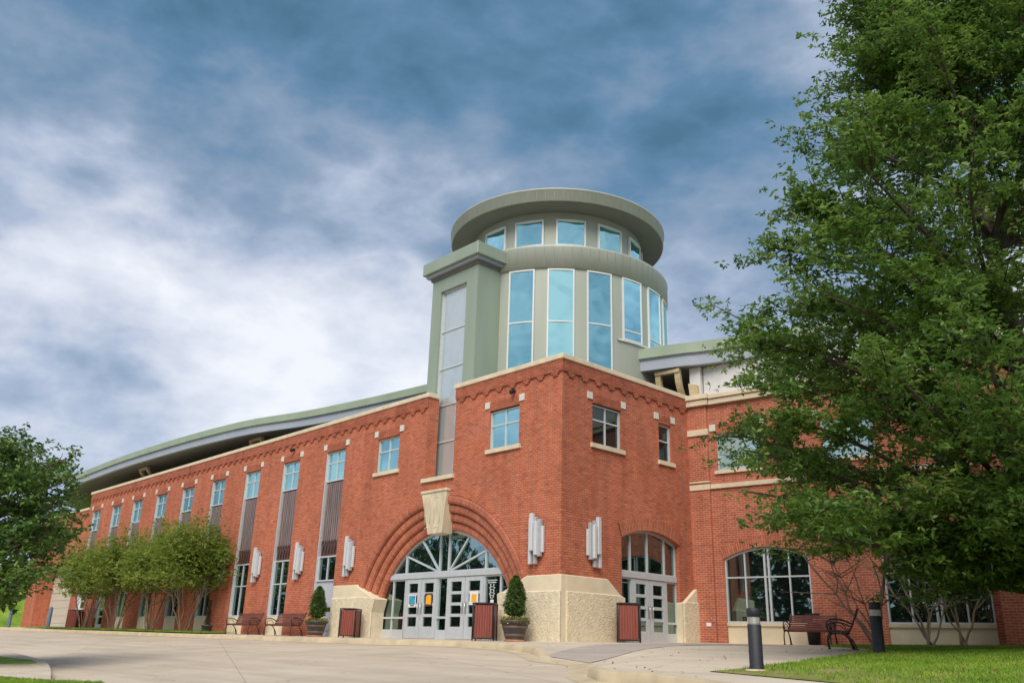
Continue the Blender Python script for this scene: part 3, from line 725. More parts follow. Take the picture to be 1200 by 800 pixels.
# glazing of the entrance, plane n=-.45
GN = -.50; GA = circ_arch(C0-.05, Z0, 3.92)
ea, eb = -9.85, -2.35
TR0, TR1 = 2.08, 2.23
window(FL, ea, eb, TR1, 4., GN, arch=GA, glass='glass_lun', fw=.07, name='fanlight',
       vs=[(-8.40, .08, TR1, 2.93), (-3.93, .08, TR1, 2.93), (-6.42, .08, TR1, 3.66), (-5.92, .08, TR1, 3.66)],
       rads=[((-6.45, 2.27), (-8.38, 2.90)), ((-6.43, 2.27), (-7.50, 3.42)), ((-5.88, 2.27), (-4.88, 3.38)), ((-5.90, 2.27), (-3.95, 2.88))])
mb = MB(FL); mb.box(ea-.1, eb+.1, GN-.02, GN+.12, TR0, TR1+.02); mb.build('transom', M['door'], BLD)
window(FL, ea, -8.32, 0, TR0, GN, vs=[(-9.12, .07, 0, TR0)], hs=[(.72, .07, ea, -8.32), (.16, .30, ea, -8.32)], glass='glass_low', name='sidelight')
window(FL, -6.46, -5.86, 0, TR0, GN, hs=[(.72, .07, -6.46, -5.86), (.16, .30, -6.46, -5.86)], glass='glass_low', name='sidelight', fw=.05)
window(FL, -3.95, eb, 0, TR0, GN, vs=[(-3.15, .07, 0, TR0)], hs=[(.16, .30, -3.95, eb)], glass='glass_low', name='sidelight')
def door_leaf(fr, a, b, z1, n, hinge, npan=4, z0=.02, fm='door'):
    st = .19; mb = MB(fr); d = .06
    mb.box(a+.01, a+st, n, n+d, z0, z1); mb.box(b-st, b-.01, n, n+d, z0, z1)
    zb = .42; zt = z1-.16
    mb.box(a+st, b-st, n, n+d-.003, z0, zb); mb.box(a+st, b-st, n, n+d-.003, zt, z1)
    ph = (zt-zb)/npan
    for k in range(1, npan): mb.box(a+st, b-st, n, n+d-.006, zb+ph*k-.05, zb+ph*k+.05)
    o = mb.build('door', M[fm], BLD)
    g = MB(fr); g.box(a+st, b-st, n+.01, n+.02, zb, zt); g.build('pane', M['glass_low'], o)
    h = MB(fr); c = (a+.09) if hinge == 'b' else (b-.09)
    h.tube([(c, n+d, .88), (c, n+d+.07, .90), (c, n+d+.07, 1.16), (c, n+d, 1.18)], .013, 6); h.box(c-.03, c+.03, n+d, n+d+.012, .84, 1.22)
    h.build('door_handle', M['steel'], o)
    return o
DL = [(-8.30, -7.38, 'a'), (-7.38, -6.46, 'b'), (-5.86, -4.91, 'a'), (-4.91, -3.95, 'b')]
for a, b, h in DL: door_leaf(FL, a, b, TR0-.01, GN+.03, h)
# keystone
mb = MB(FL)
mb.prism([(-6.95, 4.998), (-5.51, 4.998), (-5.68, 3.52), (-6.46, 3.52)], -.35, .16)
mb.box(-6.99, -5.48, -.05, .19, 5.00, 5.10)
for c in (-6.52, -5.98):
    pass
ks = mb.build('keystone', M['stain_stone'], BLD, bevel=.02)
mb = MB(FL)
for c in (-6.52, -5.98):
    pts = [(c-.15, 3.9)]+[(c+.2*cos(pi-k*pi/8), 4.68+.16*sin(k*pi/8)) for k in range(9)]+[(c+.15, 3.9)]
    mb.tube([(p[0], .155, p[1]) for p in pts], .016, 6)
    mb.tube([(c-.16, .155, 3.72), (c, .155, 3.79), (c+.16, .155, 3.72)], .018, 6)
mb.build('carved_arch', M['stain_stone'], ks)

# ---- cream stone base, left facade + corner + right face
def base_poly(fr, poly, n1, band=True, n0=-.3, seam=1.42):
    # rough lower block, smooth upper band
    mb = MB(fr); mb.prism(poly, n0, n1); mb.build('stone_base', M['smooth_stone'], BLD, bevel=.02)
def clip_below(poly, z):
    out = []
    for i in range(len(poly)):
        p, q = poly[i], poly[(i+1) % len(poly)]
        if p[1] <= z: out.append(p)
        if (p[1]-z)*(q[1]-z) < 0: t_ = (z-p[1])/(q[1]-p[1]); out.append((p[0]+(q[0]-p[0])*t_, z))
    return out
def base(fr, poly, n1, n0=-.3, ext=.0):
    base_poly(fr, poly, n1, n0=n0)
    rp_ = clip_below(poly, 1.45)
    mb = MB(fr); mb.prism(rp_, n1-.05, n1+.045); mb.build('rough_stone_block', M['rough_stone'], BLD, bevel=.02)
base(FL, [(-12.45, -.4), (-9.62, -.4), (-9.62, .9), (-9.45, 1.38), (-9.75, 1.45), (-10.85, 1.92), (-12.45, 1.92)], .12, n0=-.45)
base(FL, [(-2.62, -.4), (.115, -.4), (.115, 1.92), (-1.36, 1.92), (-2.42, 1.48), (-2.66, 1.40), (-2.62, .9)], .12, n0=-.45)
base(FR_, [(.116, -.4), (2.83, -.4), (2.83, 1.39), (2.72, 1.42), (2.05, 1.92), (.116, 1.92)], .12, n0=-.2)
base(FR_, [(5.93, -.4), (6.82, -.4), (6.82, 1.90), (6.74, 1.90), (6.10, 1.46), (5.93, 1.41)], .12, n0=-.2)

# ---- right face of the corner block
AR = circ_arch(4.4, -.04, 3.63)
def AR(a): return 3.66+.0-.33*((a-4.4)/1.55)**2
hr = [dict(a=1.45, b=2.90, z0=6.2, z1=7.57, d=.2), dict(a=5.0, b=5.70, z0=6.2, z1=7.54, d=.2), dict(a=2.85, b=5.95, z0=-.3, z1=3.80, arch=AR, d=.35)]
wall(FR_, 0, 6.762, -.4, TOPZ, hr).build('brick_wall', M['brick'], BLD)
win22(FR_, 1.45, 2.90, glass='glass_dark'); sill(FR_, 1.35, 3.05, 6.2, .14, .08); blocks(FR_, 1.45, 2.90)
window(FR_, 5.0, 5.70, 6.2, 7.54, -RC, hs=[6.95], glass='glass_dark'); sill(FR_, 4.92, 5.85, 6.2, .14, .08); blocks(FR_, 5.0, 5.70)
def band_arch(fr, f, a, b, th, n1=.03, K=30, R=None):
    mb = MB(fr)
    A = [(a-.02+(b-a+.04)*k/K) for k in range(K+1)]
    arc = 0
    for p, q in zip(A, A[1:]):
        dl = math.hypot(q-p, f(q)-f(p))
        m_ = (f(q)-f(p))/(q-p); cx = (p+q)/2-(a+b)/2
        sh = th*.32*(p-(a+b)/2)/((b-a)/2); sh2 = th*.32*(q-(a+b)/2)/((b-a)/2)
        B = [(p, f(p)), (q, f(q)), (q+sh2, f(q)+th), (p+sh, f(p)+th)]
        mb.face([(x, n1, z) for x, z in B], uv=[(0, arc), (0, arc+dl), (th, arc+dl), (th, arc)])
        mb.face([(B[2][0], n1, B[2][1]), (B[2][0], -.02, B[2][1]), (B[3][0], -.02, B[3][1]), (B[3][0], n1, B[3][1])])
        mb.face([(B[0][0], n1, B[0][1]), (B[0][0], -.1, B[0][1]), (B[1][0], -.1, B[1][1]), (B[1][0], n1, B[1][1])])
        arc += dl
    return mb.build('arch_band', M['brick_arch'], BLD)
band_arch(FR_, AR, 2.85, 5.95, .42, .05)
GR_ = -.24
ARg = lambda a: AR(min(max(a, 2.85), 5.95))
window(FR_, 2.87, 5.98, 2.25, 3.7, GR_, arch=ARg, vs=[(3.52, .07, 2.25, 3.45), (4.42, .07, 2.25, 3.6), (5.35, .07, 2.25, 3.5)], glass='glass_dark', name='fanlight')
mb = MB(FR_); mb.box(2.86, 5.97, GR_-.02, GR_+.12, 2.08, 2.26); mb.build('transom', M['door'], BLD)
window(FR_, 2.87, 3.56, 0, 2.08, GR_, hs=[(.72, .07, 2.87, 3.56), (.2, .35, 2.87, 3.56)], glass='glass_dark', name='sidelight')
window(FR_, 5.37, 5.99, 0, 2.08, GR_, hs=[(.72, .07, 5.37, 5.99), (.2, .38, 5.37, 5.99)], glass='glass_dark', name='sidelight')
door_leaf(FR_, 3.56, 4.46, 2.07, GR_+.03, 'a'); door_leaf(FR_, 4.46, 5.37, 2.07, GR_+.03, 'b')

# ---- right wing
def warch(c): return lambda a: 3.26-.36*((a-c)/1.5)**2
wins_w = [(1.16, 4.14), (6.42, 9.36)]
hw = []
for a, b in wins_w: hw.append(dict(a=a, b=b, z0=-.3, z1=3.4, arch=warch((a+b)/2), d=.35))
hw.append(dict(a=1.10, b=2.72, z0=6.0, z1=7.42, d=.25)); hw.append(dict(a=4.9, b=6.6, z0=6.0, z1=7.42, d=.25)); hw.append(dict(a=8.6, b=10.3, z0=6.0, z1=7.42, d=.25))
WTOP = 8.45
FWn = Fr(J-NW*.08, DW, NW)
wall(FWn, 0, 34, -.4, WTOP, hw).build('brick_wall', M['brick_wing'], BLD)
mb = MB(FW_); mb.box(.0, .78, -.07, .0, -.4, WTOP); mb.build('pilaster', M['brick_wing'], BLD)
mb = MB(FW_); mb.box(9.72, 34, -.06, .9, -.4, WTOP-.01); mb.build('projecting_bay', M['brick_wing'], BLD)
mb = MB(FW_); mb.box(-.0, .82, -.07, .06, 7.34, 7.57); mb.box(0, .8, -.07, .035, 5.34, 5.54); mb.box(.82, 34, -.07, .0, 5.36, 5.52)
mb.box(0, .8, -.07, .04, 5.60, 5.66); mb.build('stone_band', M['stone'], BLD, bevel=.01)
mb = MB(FW_); mb.box(-.06, .88, -.4, .12, 8.46, 8.68); mb.box(-.06, .92, -.4, .18, 8.69, 8.88); mb.box(.9, 34, -.4, .06, 8.46, 8.66); mb.box(.93, 34, -.4, .12, 8.67, 8.84)
mb.build('cornice', M['stone'], BLD, bevel=.01)
for (a, b) in wins_w:
    c = (a+b)/2; f = warch(c)
    window(FWn, a, b, .80, 3.3, -.12, arch=f, vs=[(c-.07, .07, .8, f(c)-.02), (c+.07, .07, .8, f(c)-.02), a+(b-a)*.24, a+(b-a)*.76], hs=[2.28], glass='glass_low')
    band_arch(FWn, f, a, b, .38, .03)
    mb = MB(FWn); mb.box(a, b, -.3, -.04, -.3, .70); mb.build('base_panel', M['smooth_stone'], BLD)
    mb = MB(FWn); mb.box(a, b, -.3, .01, .701, .80); mb.build('sill', M['stone'], BLD)
for a, b in ((1.10, 2.72), (4.9, 6.6), (8.6, 10.3)):
    window(FWn, a, b, 6.0, 7.42, -.12, vs=[], hs=[], glass='glass_teal'); sill(FWn, a-.1, b+.1, 6.0, .12, .07); blocks(FWn, a, b, 7.47)
# clerestory behind the coping
mb = MB(FW_); mb.box(.5, 34, -.62, -.5, 8.7, 10.1)
for k in range(9): mb.box(2.55+2.6*k, 2.58+2.6*k, -.5, -.48, 8.9, 10.)
mb.build('clerestory_panel', M['clere'], BLD)
mb = MB(FW_); mb.box(.02, .46, -.62, -.30, 8.7, 10.1); mb.build('clerestory_post', M['clere'], BLD)
mb = MB(FR_); mb.box(6., 12., -3.4, -3.3, 8.0, 10.2); mb.build('clerestory_panel', M['soffit'], BLD)

# ---- roofs
def fascia(plan, z0, z1, name, back, soffit_z):
    P_ = [Vector(p) for p in plan]
    # smooth the plan with Catmull-Rom
    pts = []
    for i in range(len(P_)-1):
        p0 = P_[max(0, i-1)]; p1 = P_[i]; p2 = P_[i+1]; p3 = P_[min(len(P_)-1, i+2)]
        for k in range(6):
            t_ = k/6; pts.append(.5*((2*p1)+(p2-p0)*t_+(2*p0-5*p1+4*p2-p3)*t_*t_+(3*p1-p0-3*p2+p3)*t_**3))
    pts.append(P_[-1])
    def off(d):
        o = []
        for i, p in enumerate(pts):
            t_ = (pts[min(i+1, len(pts)-1)]-pts[max(0, i-1)]).normalized(); o.append(p+Vector((-t_.y, t_.x))*d)
        return o
    def loft(rows, nm, m, par):
        mb = MB()
        R_2 = [[mb.P(p.x, p.y, z) for p in r] for r, z in rows]
        for a, b in zip(R_2, R_2[1:]):
            for k in range(len(a)-1): mb.f.append([a[k], a[k+1], b[k+1], b[k]])
        return mb.build(nm, m, par)
    h = z1-z0
    top = loft([(off(.5), z1+.12), (off(0), z1), (off(0), z1-h*.46), (off(.12), z1-h*.46)], 'roof_edge', M['roof'], BLD)
    loft([(off(.06), z1-h*.46), (off(.06), z1-h*.52), (off(.10), z1-h*.52), (off(.10), z0), (off(.3), z0)], 'fascia', M['fascia'], top)
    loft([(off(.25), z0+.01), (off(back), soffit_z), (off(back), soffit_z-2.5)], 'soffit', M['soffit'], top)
    loft([(off(.4), z1+.11), (off(back*2.4), z1+1.6)], 'roof_slope', M['roof'], top)
    return off
left_plan = [(-64, 5.5), (-58, 2.4), (-53, .7), (-48, -.1), (-43, -.33), (-38, -.42), (-33, -.32), (-28, -.08), (-23, .45), (-19, 1.45), (-14.7, 2.15), (-10.8, 2.6), (-7.9, 2.9)]
offL = fascia(left_plan[::1], 9.86, 10.6, 'roof', 3.4, 10.0)
# right roof
rp2 = [(-2.9, 5.75), (-1.63, 6.05), (0, 6.55), (1.0, 6.95)]
dirn = Vector((DW.x, DW.y)); q0 = Vector((1.0, 6.95))
rp2 += [tuple(q0+dirn*k+Vector((0, .12*k))*1 for k in (3,))[0], tuple(q0+dirn*12+Vector((0, 1.3))), tuple(q0+dirn*32+Vector((0, 3.5)))]
offR = fascia(rp2, 10.12, 11.0, 'roof', 2.6, 10.0)
mb = MB(); mb.face([(-44, 3, 8.3), (-.2, .4, 8.3), (-.2, 7, 8.3), (34, 12, 8.3), (34, 40, 8.3), (-44, 40, 8.3)]); mb.build('flat_roof', M['soffit'], BLD)
mb = MB(); mb.box(-54, 40, 40, 40.5, -.4, 9.8); mb.box(-54.6, -54.2, 0.35, 40, -.4, 7.7); mb.build('back_wall', M['brick'], BLD)
# brackets under the eaves: two curved tan arms joined at the tip
def bracket(fr, s, n, z, h=1.05, w_=.62, r=.9):
    mb = MB(fr)
    for e in (-w_, w_):
        P0 = [(s+e, n-.05-r*(1-cos(k*pi/16)), z-h*sin(k*pi/16)) for k in range(9)]
        for p, q in zip(P0, P0[1:]):
            A = [(p[0]-.11, p[1], p[2]), (p[0]+.11, p[1], p[2]), (q[0]+.11, q[1], q[2]), (q[0]-.11, q[1], q[2])]
            B = [(x, y-.16, zz_) for x, y, zz_ in A]
            mb.face(A); mb.face(B[::-1])
            for k in range(4): mb.face([A[k], A[(k+1) % 4], B[(k+1) % 4], B[k]])
    mb.box(s-w_-.11, s+w_+.11, n-.2, n+.0, z-.02, z+.12)
    mb.build('eave_bracket', M['bracket'], BLD)
bracket(FW_, -.75, .1, 9.95, 1.15, .42)
mb = MB(FW_); mb.prism([(.12, 8.7), (.45, 8.7), (.40, 9.35), (.05, 9.45)], -.29, -.1); mb.build('bracket_foot', M['bracket'], BLD)
def bracket_left(x, y): 
    bracket(FL, x, -y, 9.72, .55, .55, 1.2)
bracket_left(-37.0, .5); bracket_left(-23.6, 1.2)

# ---- stair pier with tall glass
PX0, PX1, PY0, PY1, PZ = -7.92, -5.08, .5, 3.2, 14.1
mb = MB(FL)
ga, gb = -7.36, -5.74
mb.box(PX0, ga, -PY1, -PY0, 8.0, PZ); mb.box(gb, PX1, -PY1, -PY0, 8.0, PZ); mb.box(ga, gb, -PY1, -PY0, 13.36, PZ)
mb.box(PX0+.5, PX1-.5, -PY1, -.8, 5.0, 8.)
pier = mb.build('stair_pier', M['green'], BLD)
mb = MB(FL); mb.box(PX0-.32, PX1+.32, -PY1-.3, -PY0+.34, PZ+.10, PZ+.62); mb.build('pier_cap', M['green'], pier, bevel=.02)
mb = MB(FL); mb.box(PX0-.2, PX1+.2, -PY1-.15, -PY0+.22, PZ-.02, PZ+.098); mb.build('pier_cap_trim', M['fascia'], pier)
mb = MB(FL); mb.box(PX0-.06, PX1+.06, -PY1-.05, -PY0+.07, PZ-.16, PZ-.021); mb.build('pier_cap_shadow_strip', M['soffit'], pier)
window(FL, ga, gb, 5.60, 13.36, -.68, hs=[6.95+.15, 8.55, 10.05, 11.62], glass='glass_pale', name='stair_window', fw=.06)

# ---- round tower
TX, TY = -6.49, 6.32; RL, RU, RD = 4.83, 3.8, 4.81
def cyl_part(name, prof, m, par, seg=128, **k):
    mb = MB(); mb.lathe(prof, (TX, TY), seg, **k); return mb.build(name, m, par, recalc=False)
tw = cyl_part('tower_drum', [(RL, 8.0), (RL, 13.96)], M['green_tan'], BLD)
cyl_part('tower_ring', [(RL, 13.90), (RL+.08, 13.92), (RL+.09, 14.80), (RL+.11, 14.87), (RL-.1, 14.93), (RU-.1, 14.96)], M['green_tan'], tw)
cyl_part('upper_drum', [(RU, 14.9), (RU, 17.0)], M['green_tan'], tw)
cyl_part('tower_roof', [(RU-.2, 16.98), (RD-.03, 16.90), (RD, 16.92), (RD+.02, 17.38), (RD+.05, 17.40), (RD+.05, 17.46), (RD-.1, 17.47), (0.01, 17.9)], [M['green_tan'], M['soffit']], tw)
# soffit of the disc
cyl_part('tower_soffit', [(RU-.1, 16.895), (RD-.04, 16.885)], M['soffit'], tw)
# cladding seams
mb = MB()
for k in range(84):
    t_ = 2*pi*k/84; 
    for R0, za, zb in ((RL+.092, 13.95, 14.8), (RD+.012, 16.95, 17.37)):
        c, s_ = cos(t_), sin(t_); a = Vector((TX+c*R0, TY+s_*R0, 0)); u = Vector((-s_, c, 0))*.008; o_ = Vector((c, s_, 0))*.006
        mb.face([tuple(a-u+o_+Vector((0, 0, za))), tuple(a+u+o_+Vector((0, 0, za))), tuple(a+u+o_+Vector((0, 0, zb))), tuple(a-u+o_+Vector((0, 0, zb)))])
mb.build('cladding_seam', simple('seam_metal', (.20, .23, .18), .5), tw)
def curved_window(R0, ang, wd, z0, z1, bars, glass='glass_tower', name='tower_window', fw=.055):
    a0, a1 = rad(ang-wd/2), rad(ang+wd/2); mb = MB(); K = 8; df = fw/R0
    def cbox(t0, t1, r0, r1, za, zb, kk=1):
        for k in range(kk):
            A = t0+(t1-t0)*k/kk; B = t0+(t1-t0)*(k+1)/kk
            q = [(r*cos(t_)+TX, r*sin(t_)+TY) for r in (r0, r1) for t_ in (A, B)]
            fs = [((0, 1), 'o')]
            p = lambda i, z: (q[i][0], q[i][1], z)
            mb.face([p(2, za), p(3, za), p(3, zb), p(2, zb)]); mb.face([p(0, za), p(2, za), p(2, zb), p(0, zb)]); mb.face([p(1, za), p(3, za), p(3, zb), p(1, zb)])
            mb.face([p(0, za), p(1, za), p(3, za), p(2, za)]); mb.face([p(0, zb), p(1, zb), p(3, zb), p(2, zb)])
    r0, r1 = R0-.05, R0/cos(rad(wd/2))+.04
    cbox(a0, a0+df, r0, r1, z0, z1); cbox(a1-df, a1, r0, r1, z0, z1)
    cbox(a0+df, a1-df, r0, r1-.004, z0, z0+fw, K); cbox(a0+df, a1-df, r0, r1-.004, z1-fw, z1, K)
    for b in bars: cbox(a0+df, a1-df, r0, r1-.01, b-fw*.45, b+fw*.45, K)
    o = mb.build(name, M['frame_white'], BLD)
    g = MB()
    # flat glass: a chord
    r = R0/cos(rad(wd/2))+.018
    g.face([(TX+r*cos(a0), TY+r*sin(a0), z0), (TX+r*cos(a1), TY+r*sin(a1), z0), (TX+r*cos(a1), TY+r*sin(a1), z1), (TX+r*cos(a0), TY+r*sin(a0), z1)])
    g.build('pane', M[glass], o)
for k in range(-3, 8):
    a = -7+18.3*k if k <= 0 else -7+16.8*k
for a in (-80.3, -62, -43.6, -25.3): curved_window(RL, a, 12.4, 8.5, 13.86, [11.66])
for a in (-7, 10.5, 27, 44, 60): curved_window(RL, a, 12.2, 11.22, 13.86, [11.64])
mb = MB()
mb.lathe([(RL+.0, 11.14), (RL+.07, 11.15), (RL+.07, 11.2), (RL-.05, 11.22)], (TX, TY), 40, rad(-16), rad(75)); mb.build('tower_sill', M['frame_white'], tw, recalc=False)
for a in (-115, -88.7, -63.1, -37, -10.2, 17, 43, 69): curved_window(RU, a, 18.6, 15.35, 16.55, [], fw=.07)

# ------------------------------------------------------------------ trees and plants
def leaves_mesh(name, P, size, material, parent, asp=.42, up=.5, droop=None, tone=None, grp=1):
    P = np.asarray(P, float); n = len(P)
    if grp > 1:                                         # rosettes: leaves of one spray share a twig end
        P = np.repeat(P[:n//grp], grp, 0); n = len(P); P = P+RNG.normal(size=P.shape)*size*.12
        tone = np.clip(np.repeat(RNG.random(n//grp), grp)*.7+RNG.random(n)*.3, 0, 1)
    L = RNG.normal(size=(n, 3)); L[:, 2] = L[:, 2]*.5-.15; L /= np.linalg.norm(L, axis=1)[:, None]
    Nn = RNG.normal(size=(n, 3))*(1-up)+np.array([0, 0, up*1.6]); W = np.cross(L, Nn); W /= np.linalg.norm(W, axis=1)[:, None]+1e-9
    s = size*RNG.uniform(.65, 1.25, n)[:, None]
    nn = np.cross(W, L)
    v = np.stack([P, P+L*s*.5+W*s*asp*.5+nn*s*.06, P+L*s, P+L*s*.5-W*s*asp*.5+nn*s*.06], 1).reshape(-1, 3).astype(np.float32)
    me = bpy.data.meshes.new(name); me.vertices.add(4*n); me.vertices.foreach_set('co', v.ravel())
    me.loops.add(4*n); me.loops.foreach_set('vertex_index', np.arange(4*n, dtype=np.int32)); me.polygons.add(n)
    me.polygons.foreach_set('loop_start', np.arange(0, 4*n, 4, dtype=np.int32)); me.polygons.foreach_set('loop_total', np.full(n, 4, dtype=np.int32))
    me.update(calc_edges=True)
    at = me.attributes.new('leaf_tone', 'FLOAT', 'FACE'); at.data.foreach_set('value', (RNG.random(n) if tone is None else tone).astype(np.float32))
    me.materials.append(material); o = bpy.data.objects.new(name, me); COL.objects.link(o)
    if parent: o.parent = parent; o.matrix_parent_inverse = Matrix.Translation(-origin_of(parent))
    return o
def bez(a, b, sag, k=7, jit=.0):
    a = np.array(a, float); b = np.array(b, float); m_ = (a+b)/2+np.array([0, 0, sag])+RNG.normal(size=3)*jit
    t_ = np.linspace(0, 1, k)[:, None]; return (1-t_)**2*a+2*t_*(1-t_)*m_+t_**2*b

def tame(limbs, base, rows):
    # pull limb tips in towards the trunk until they stay inside the tree's outline
    o = []
    for tip, w_ in limbs:
        p = Vector(tip)
        for _ in range(40):
            d = p-CAM; z = d.dot(FW); px = 600+1015.83*d.dot(RT)/z; py = 400-1015.83*d.dot(UP)/z
            if px > np.interp(py, rows[0], rows[1])+26: break
            p = Vector((p.x+(base[0]-p.x)*.05, p.y+(base[1]-p.y)*.05, p.z))
        o.append((tuple(p), w_))
    return o
def broad_tree(name, label, cat, base, height, trunk_r, limbs, crown_n, leaf_size, lm, bark, cl_r=.55, sub=10, per_limb=None, trunk_top=.9, lean=(0, 0), asp=.42, group=None, twig_len=1.5):
    base = Vector(base); T = thing(name, label, cat, base, group)
    B = np.array(base); wood = MB(); tp = []
    for k in range(9):
        u = k/8; tp.append((B[0]+lean[0]*u+.12*sin(u*7), B[1]+lean[1]*u+.12*cos(u*6), B[2]-.15+height*trunk_top*u))
    wood.tube(tp, [trunk_r*(1.25 if k == 0 else 1-.85*k/8) for k in range(9)], 10)
    tp = np.array(tp); pts = []
    tot = sum(l[1] for l in limbs)
    for tip, wt in limbs:
        tip = np.array(tip, float)
        hz = np.hypot(tip[0]-B[0], tip[1]-B[1]); zs = max(B[2]+1.0, tip[2]-hz*RNG.uniform(.35, .6)-.2); zs = min(zs, tip[2]-.1)
        u = np.clip((zs-B[2]+.15)/(height*trunk_top), .02, .98)*8; i = int(u); st = tp[i]*(1-(u-i))+tp[min(i+1, 8)]*(u-i)
        Lb = bez(st, tip, .10*hz, 8, .25); r0 = trunk_r*.32*(1-.5*u/8)
        wood.tube(Lb, [r0*(1-.85*k/7)+.006 for k in range(8)], 6, cap=False)
        nsub = max(3, int(sub*wt)); share = int(crown_n*wt/tot)
        ctr = []
        for s_ in range(nsub):
            f_ = RNG.uniform(.14, 1.0)**.8; j = f_*7; i = min(6, int(j)); p = Lb[i]*(1-(j-i))+Lb[i+1]*(j-i)
            dv = (Lb[min(7, i+1)]-Lb[i]); dv /= np.linalg.norm(dv)
            sd = RNG.normal(size=3); sd[2] = sd[2]*.35+.08; sd /= np.linalg.norm(sd)
            e = p+(dv*.8+sd)*twig_len*RNG.uniform(.35, 1.0)*(1.15-.45*f_)
            tw_ = bez(p, e, .05, 4, .05); wood.tube(tw_, [.022, .016, .01, .005], 4, cap=False)
            ctr.append((tw_[1], tw_[2], tw_[3]))
        ctr.append((Lb[5], Lb[6], Lb[7]))
        k_ = RNG.integers(0, len(ctr), share); q = RNG.uniform(0, 2, share)
        C = np.array(ctr)[k_]; iq = q.astype(int); fr_ = (q-iq)[:, None]; Pp = C[np.arange(share), iq]*(1-fr_)+C[np.arange(share), np.minimum(iq+1, 2)]*fr_
        # leaf sprays: sub-clumps along every twig
        sc_ = RNG.normal(size=(len(ctr)*9, 3))*np.array([cl_r, cl_r, cl_r*.42])*.62
        pick = sc_[k_*9+RNG.integers(0, 9, share)]
        Pp = Pp+pick+RNG.normal(size=(share, 3))*np.array([.11, .11, .06])*cl_r*1.7
        pts.append(Pp)
    pts = np.concatenate(pts)
    wood.build('trunk', M[bark], T, recalc=False)
    RNG.shuffle(pts); leaves_mesh('crown', pts, leaf_size, M[lm], T, asp, grp=5)
    return T
def D3(px, py, dep):
    d = FW+RT*((px-600)/1015.83)+UP*((400-py)/1015.83); fh = Vector((FW.x, FW.y, 0)).normalized(); return CAM+d*(dep/d.dot(fh))
# big oak on the lawn: limbs all round the trunk
OB = (13.3, -.3, plat(13.3, -.3)+.05)
limbs = []
tips = [(9.13, -6.0, 3.45, 1), (9.0, -5.4, 5.9, 1), (9.5, -4.35, 8.1, .9), (10.8, -3.0, 10.8, .9), (11.2, -2.6, 12.5, .7), (11.5, -2.2, 14.7, .7), (9.7, -6.2, 2.6, .8),
        (10.7, -6.0, 2.0, .9), (11.4, -5.2, 1.7, .8), (12.0, -3.9, 1.35, .9), (12.9, -2.9, 1.5, .8), (9.7, -5.5, 4.8, 1), (10.5, -6.1, 3.9, 1.1), (9.3, -3.1, 7.3, .9),
        (10.9, -4.3, 8.8, 1), (10.7, -1.6, 11.1, .8), (12.0, -3.0, 12.6, .9), (8.6, -4.0, 5.2, .9), (8.2, -2.2, 4.2, .8), (8.6, -1.0, 6.4, .8), (11.5, -5.6, 6.2, 1.1), (12.6, -5.4, 4.6, 1.1),
        (11.9, -5.2, 7.6, 1), (13.2, -5.0, 6.2, 1), (13.0, -4.8, 2.6, .9), (14.0, -4.6, 3.8, .9), (14.2, -4.4, 8.0, .9), (12.7, -4.2, 10.2, 1), (13.8, -3.9, 11.6, .9)]
for x, y, z, w_ in tips: limbs.append(((x, y, z), w_))
for x, y, z in (tuple(D3(1188, 640, 15)), tuple(D3(1165, 665, 16)), tuple(D3(1120, 600, 14.5)), tuple(D3(1195, 560, 14))): limbs.append(((x, y, z), .9))
for z, R0, n_ in ((5.2, 3.4, 7), (7.4, 3.2, 7), (9.6, 2.9, 7), (11.8, 2.3, 7), (13.6, 1.9, 6), (15.2, 1.5, 6), (2.4, 5.4, 9), (4.2, 6.2, 11), (6.3, 6.0, 11), (8.4, 5.2, 10), (10.5, 4.4, 9), (12.6, 3.6, 8), (14.4, 2.9, 7), (16.2, 2.0, 6), (17.6, .9, 4)):
    for k in range(n_):
        a = 2*pi*k/n_+RNG.uniform(-.25, .25)+z
        if z < 12 and -2.9 < math.atan2(sin(a), cos(a)) < -1.0 and RNG.random() < .55: continue
        r = R0*RNG.uniform(.8, 1.03); limbs.append(((OB[0]+r*cos(a), OB[1]+r*sin(a), z+RNG.uniform(-.6, .6)), .8))
rows = ([-60, 0, 50, 95, 130, 165, 215, 265, 290, 315, 345, 382, 405, 430, 470, 495, 518, 535, 560, 580, 600, 620, 650, 690], [1010, 992, 1000, 978, 1000, 962, 935, 912, 872, 940, 915, 822, 862, 895, 905, 890, 806, 880, 905, 822, 880, 905, 950, 1030])
limbs = tame(limbs, OB, rows)
broad_tree('oak_tree', 'large dense green oak on the right lawn, low boughs over the walk', 'tree', OB, 17.6, .27, limbs, 360000, .125, 'leaf_oak', 'bark', cl_r=.40, sub=15, twig_len=1.45)
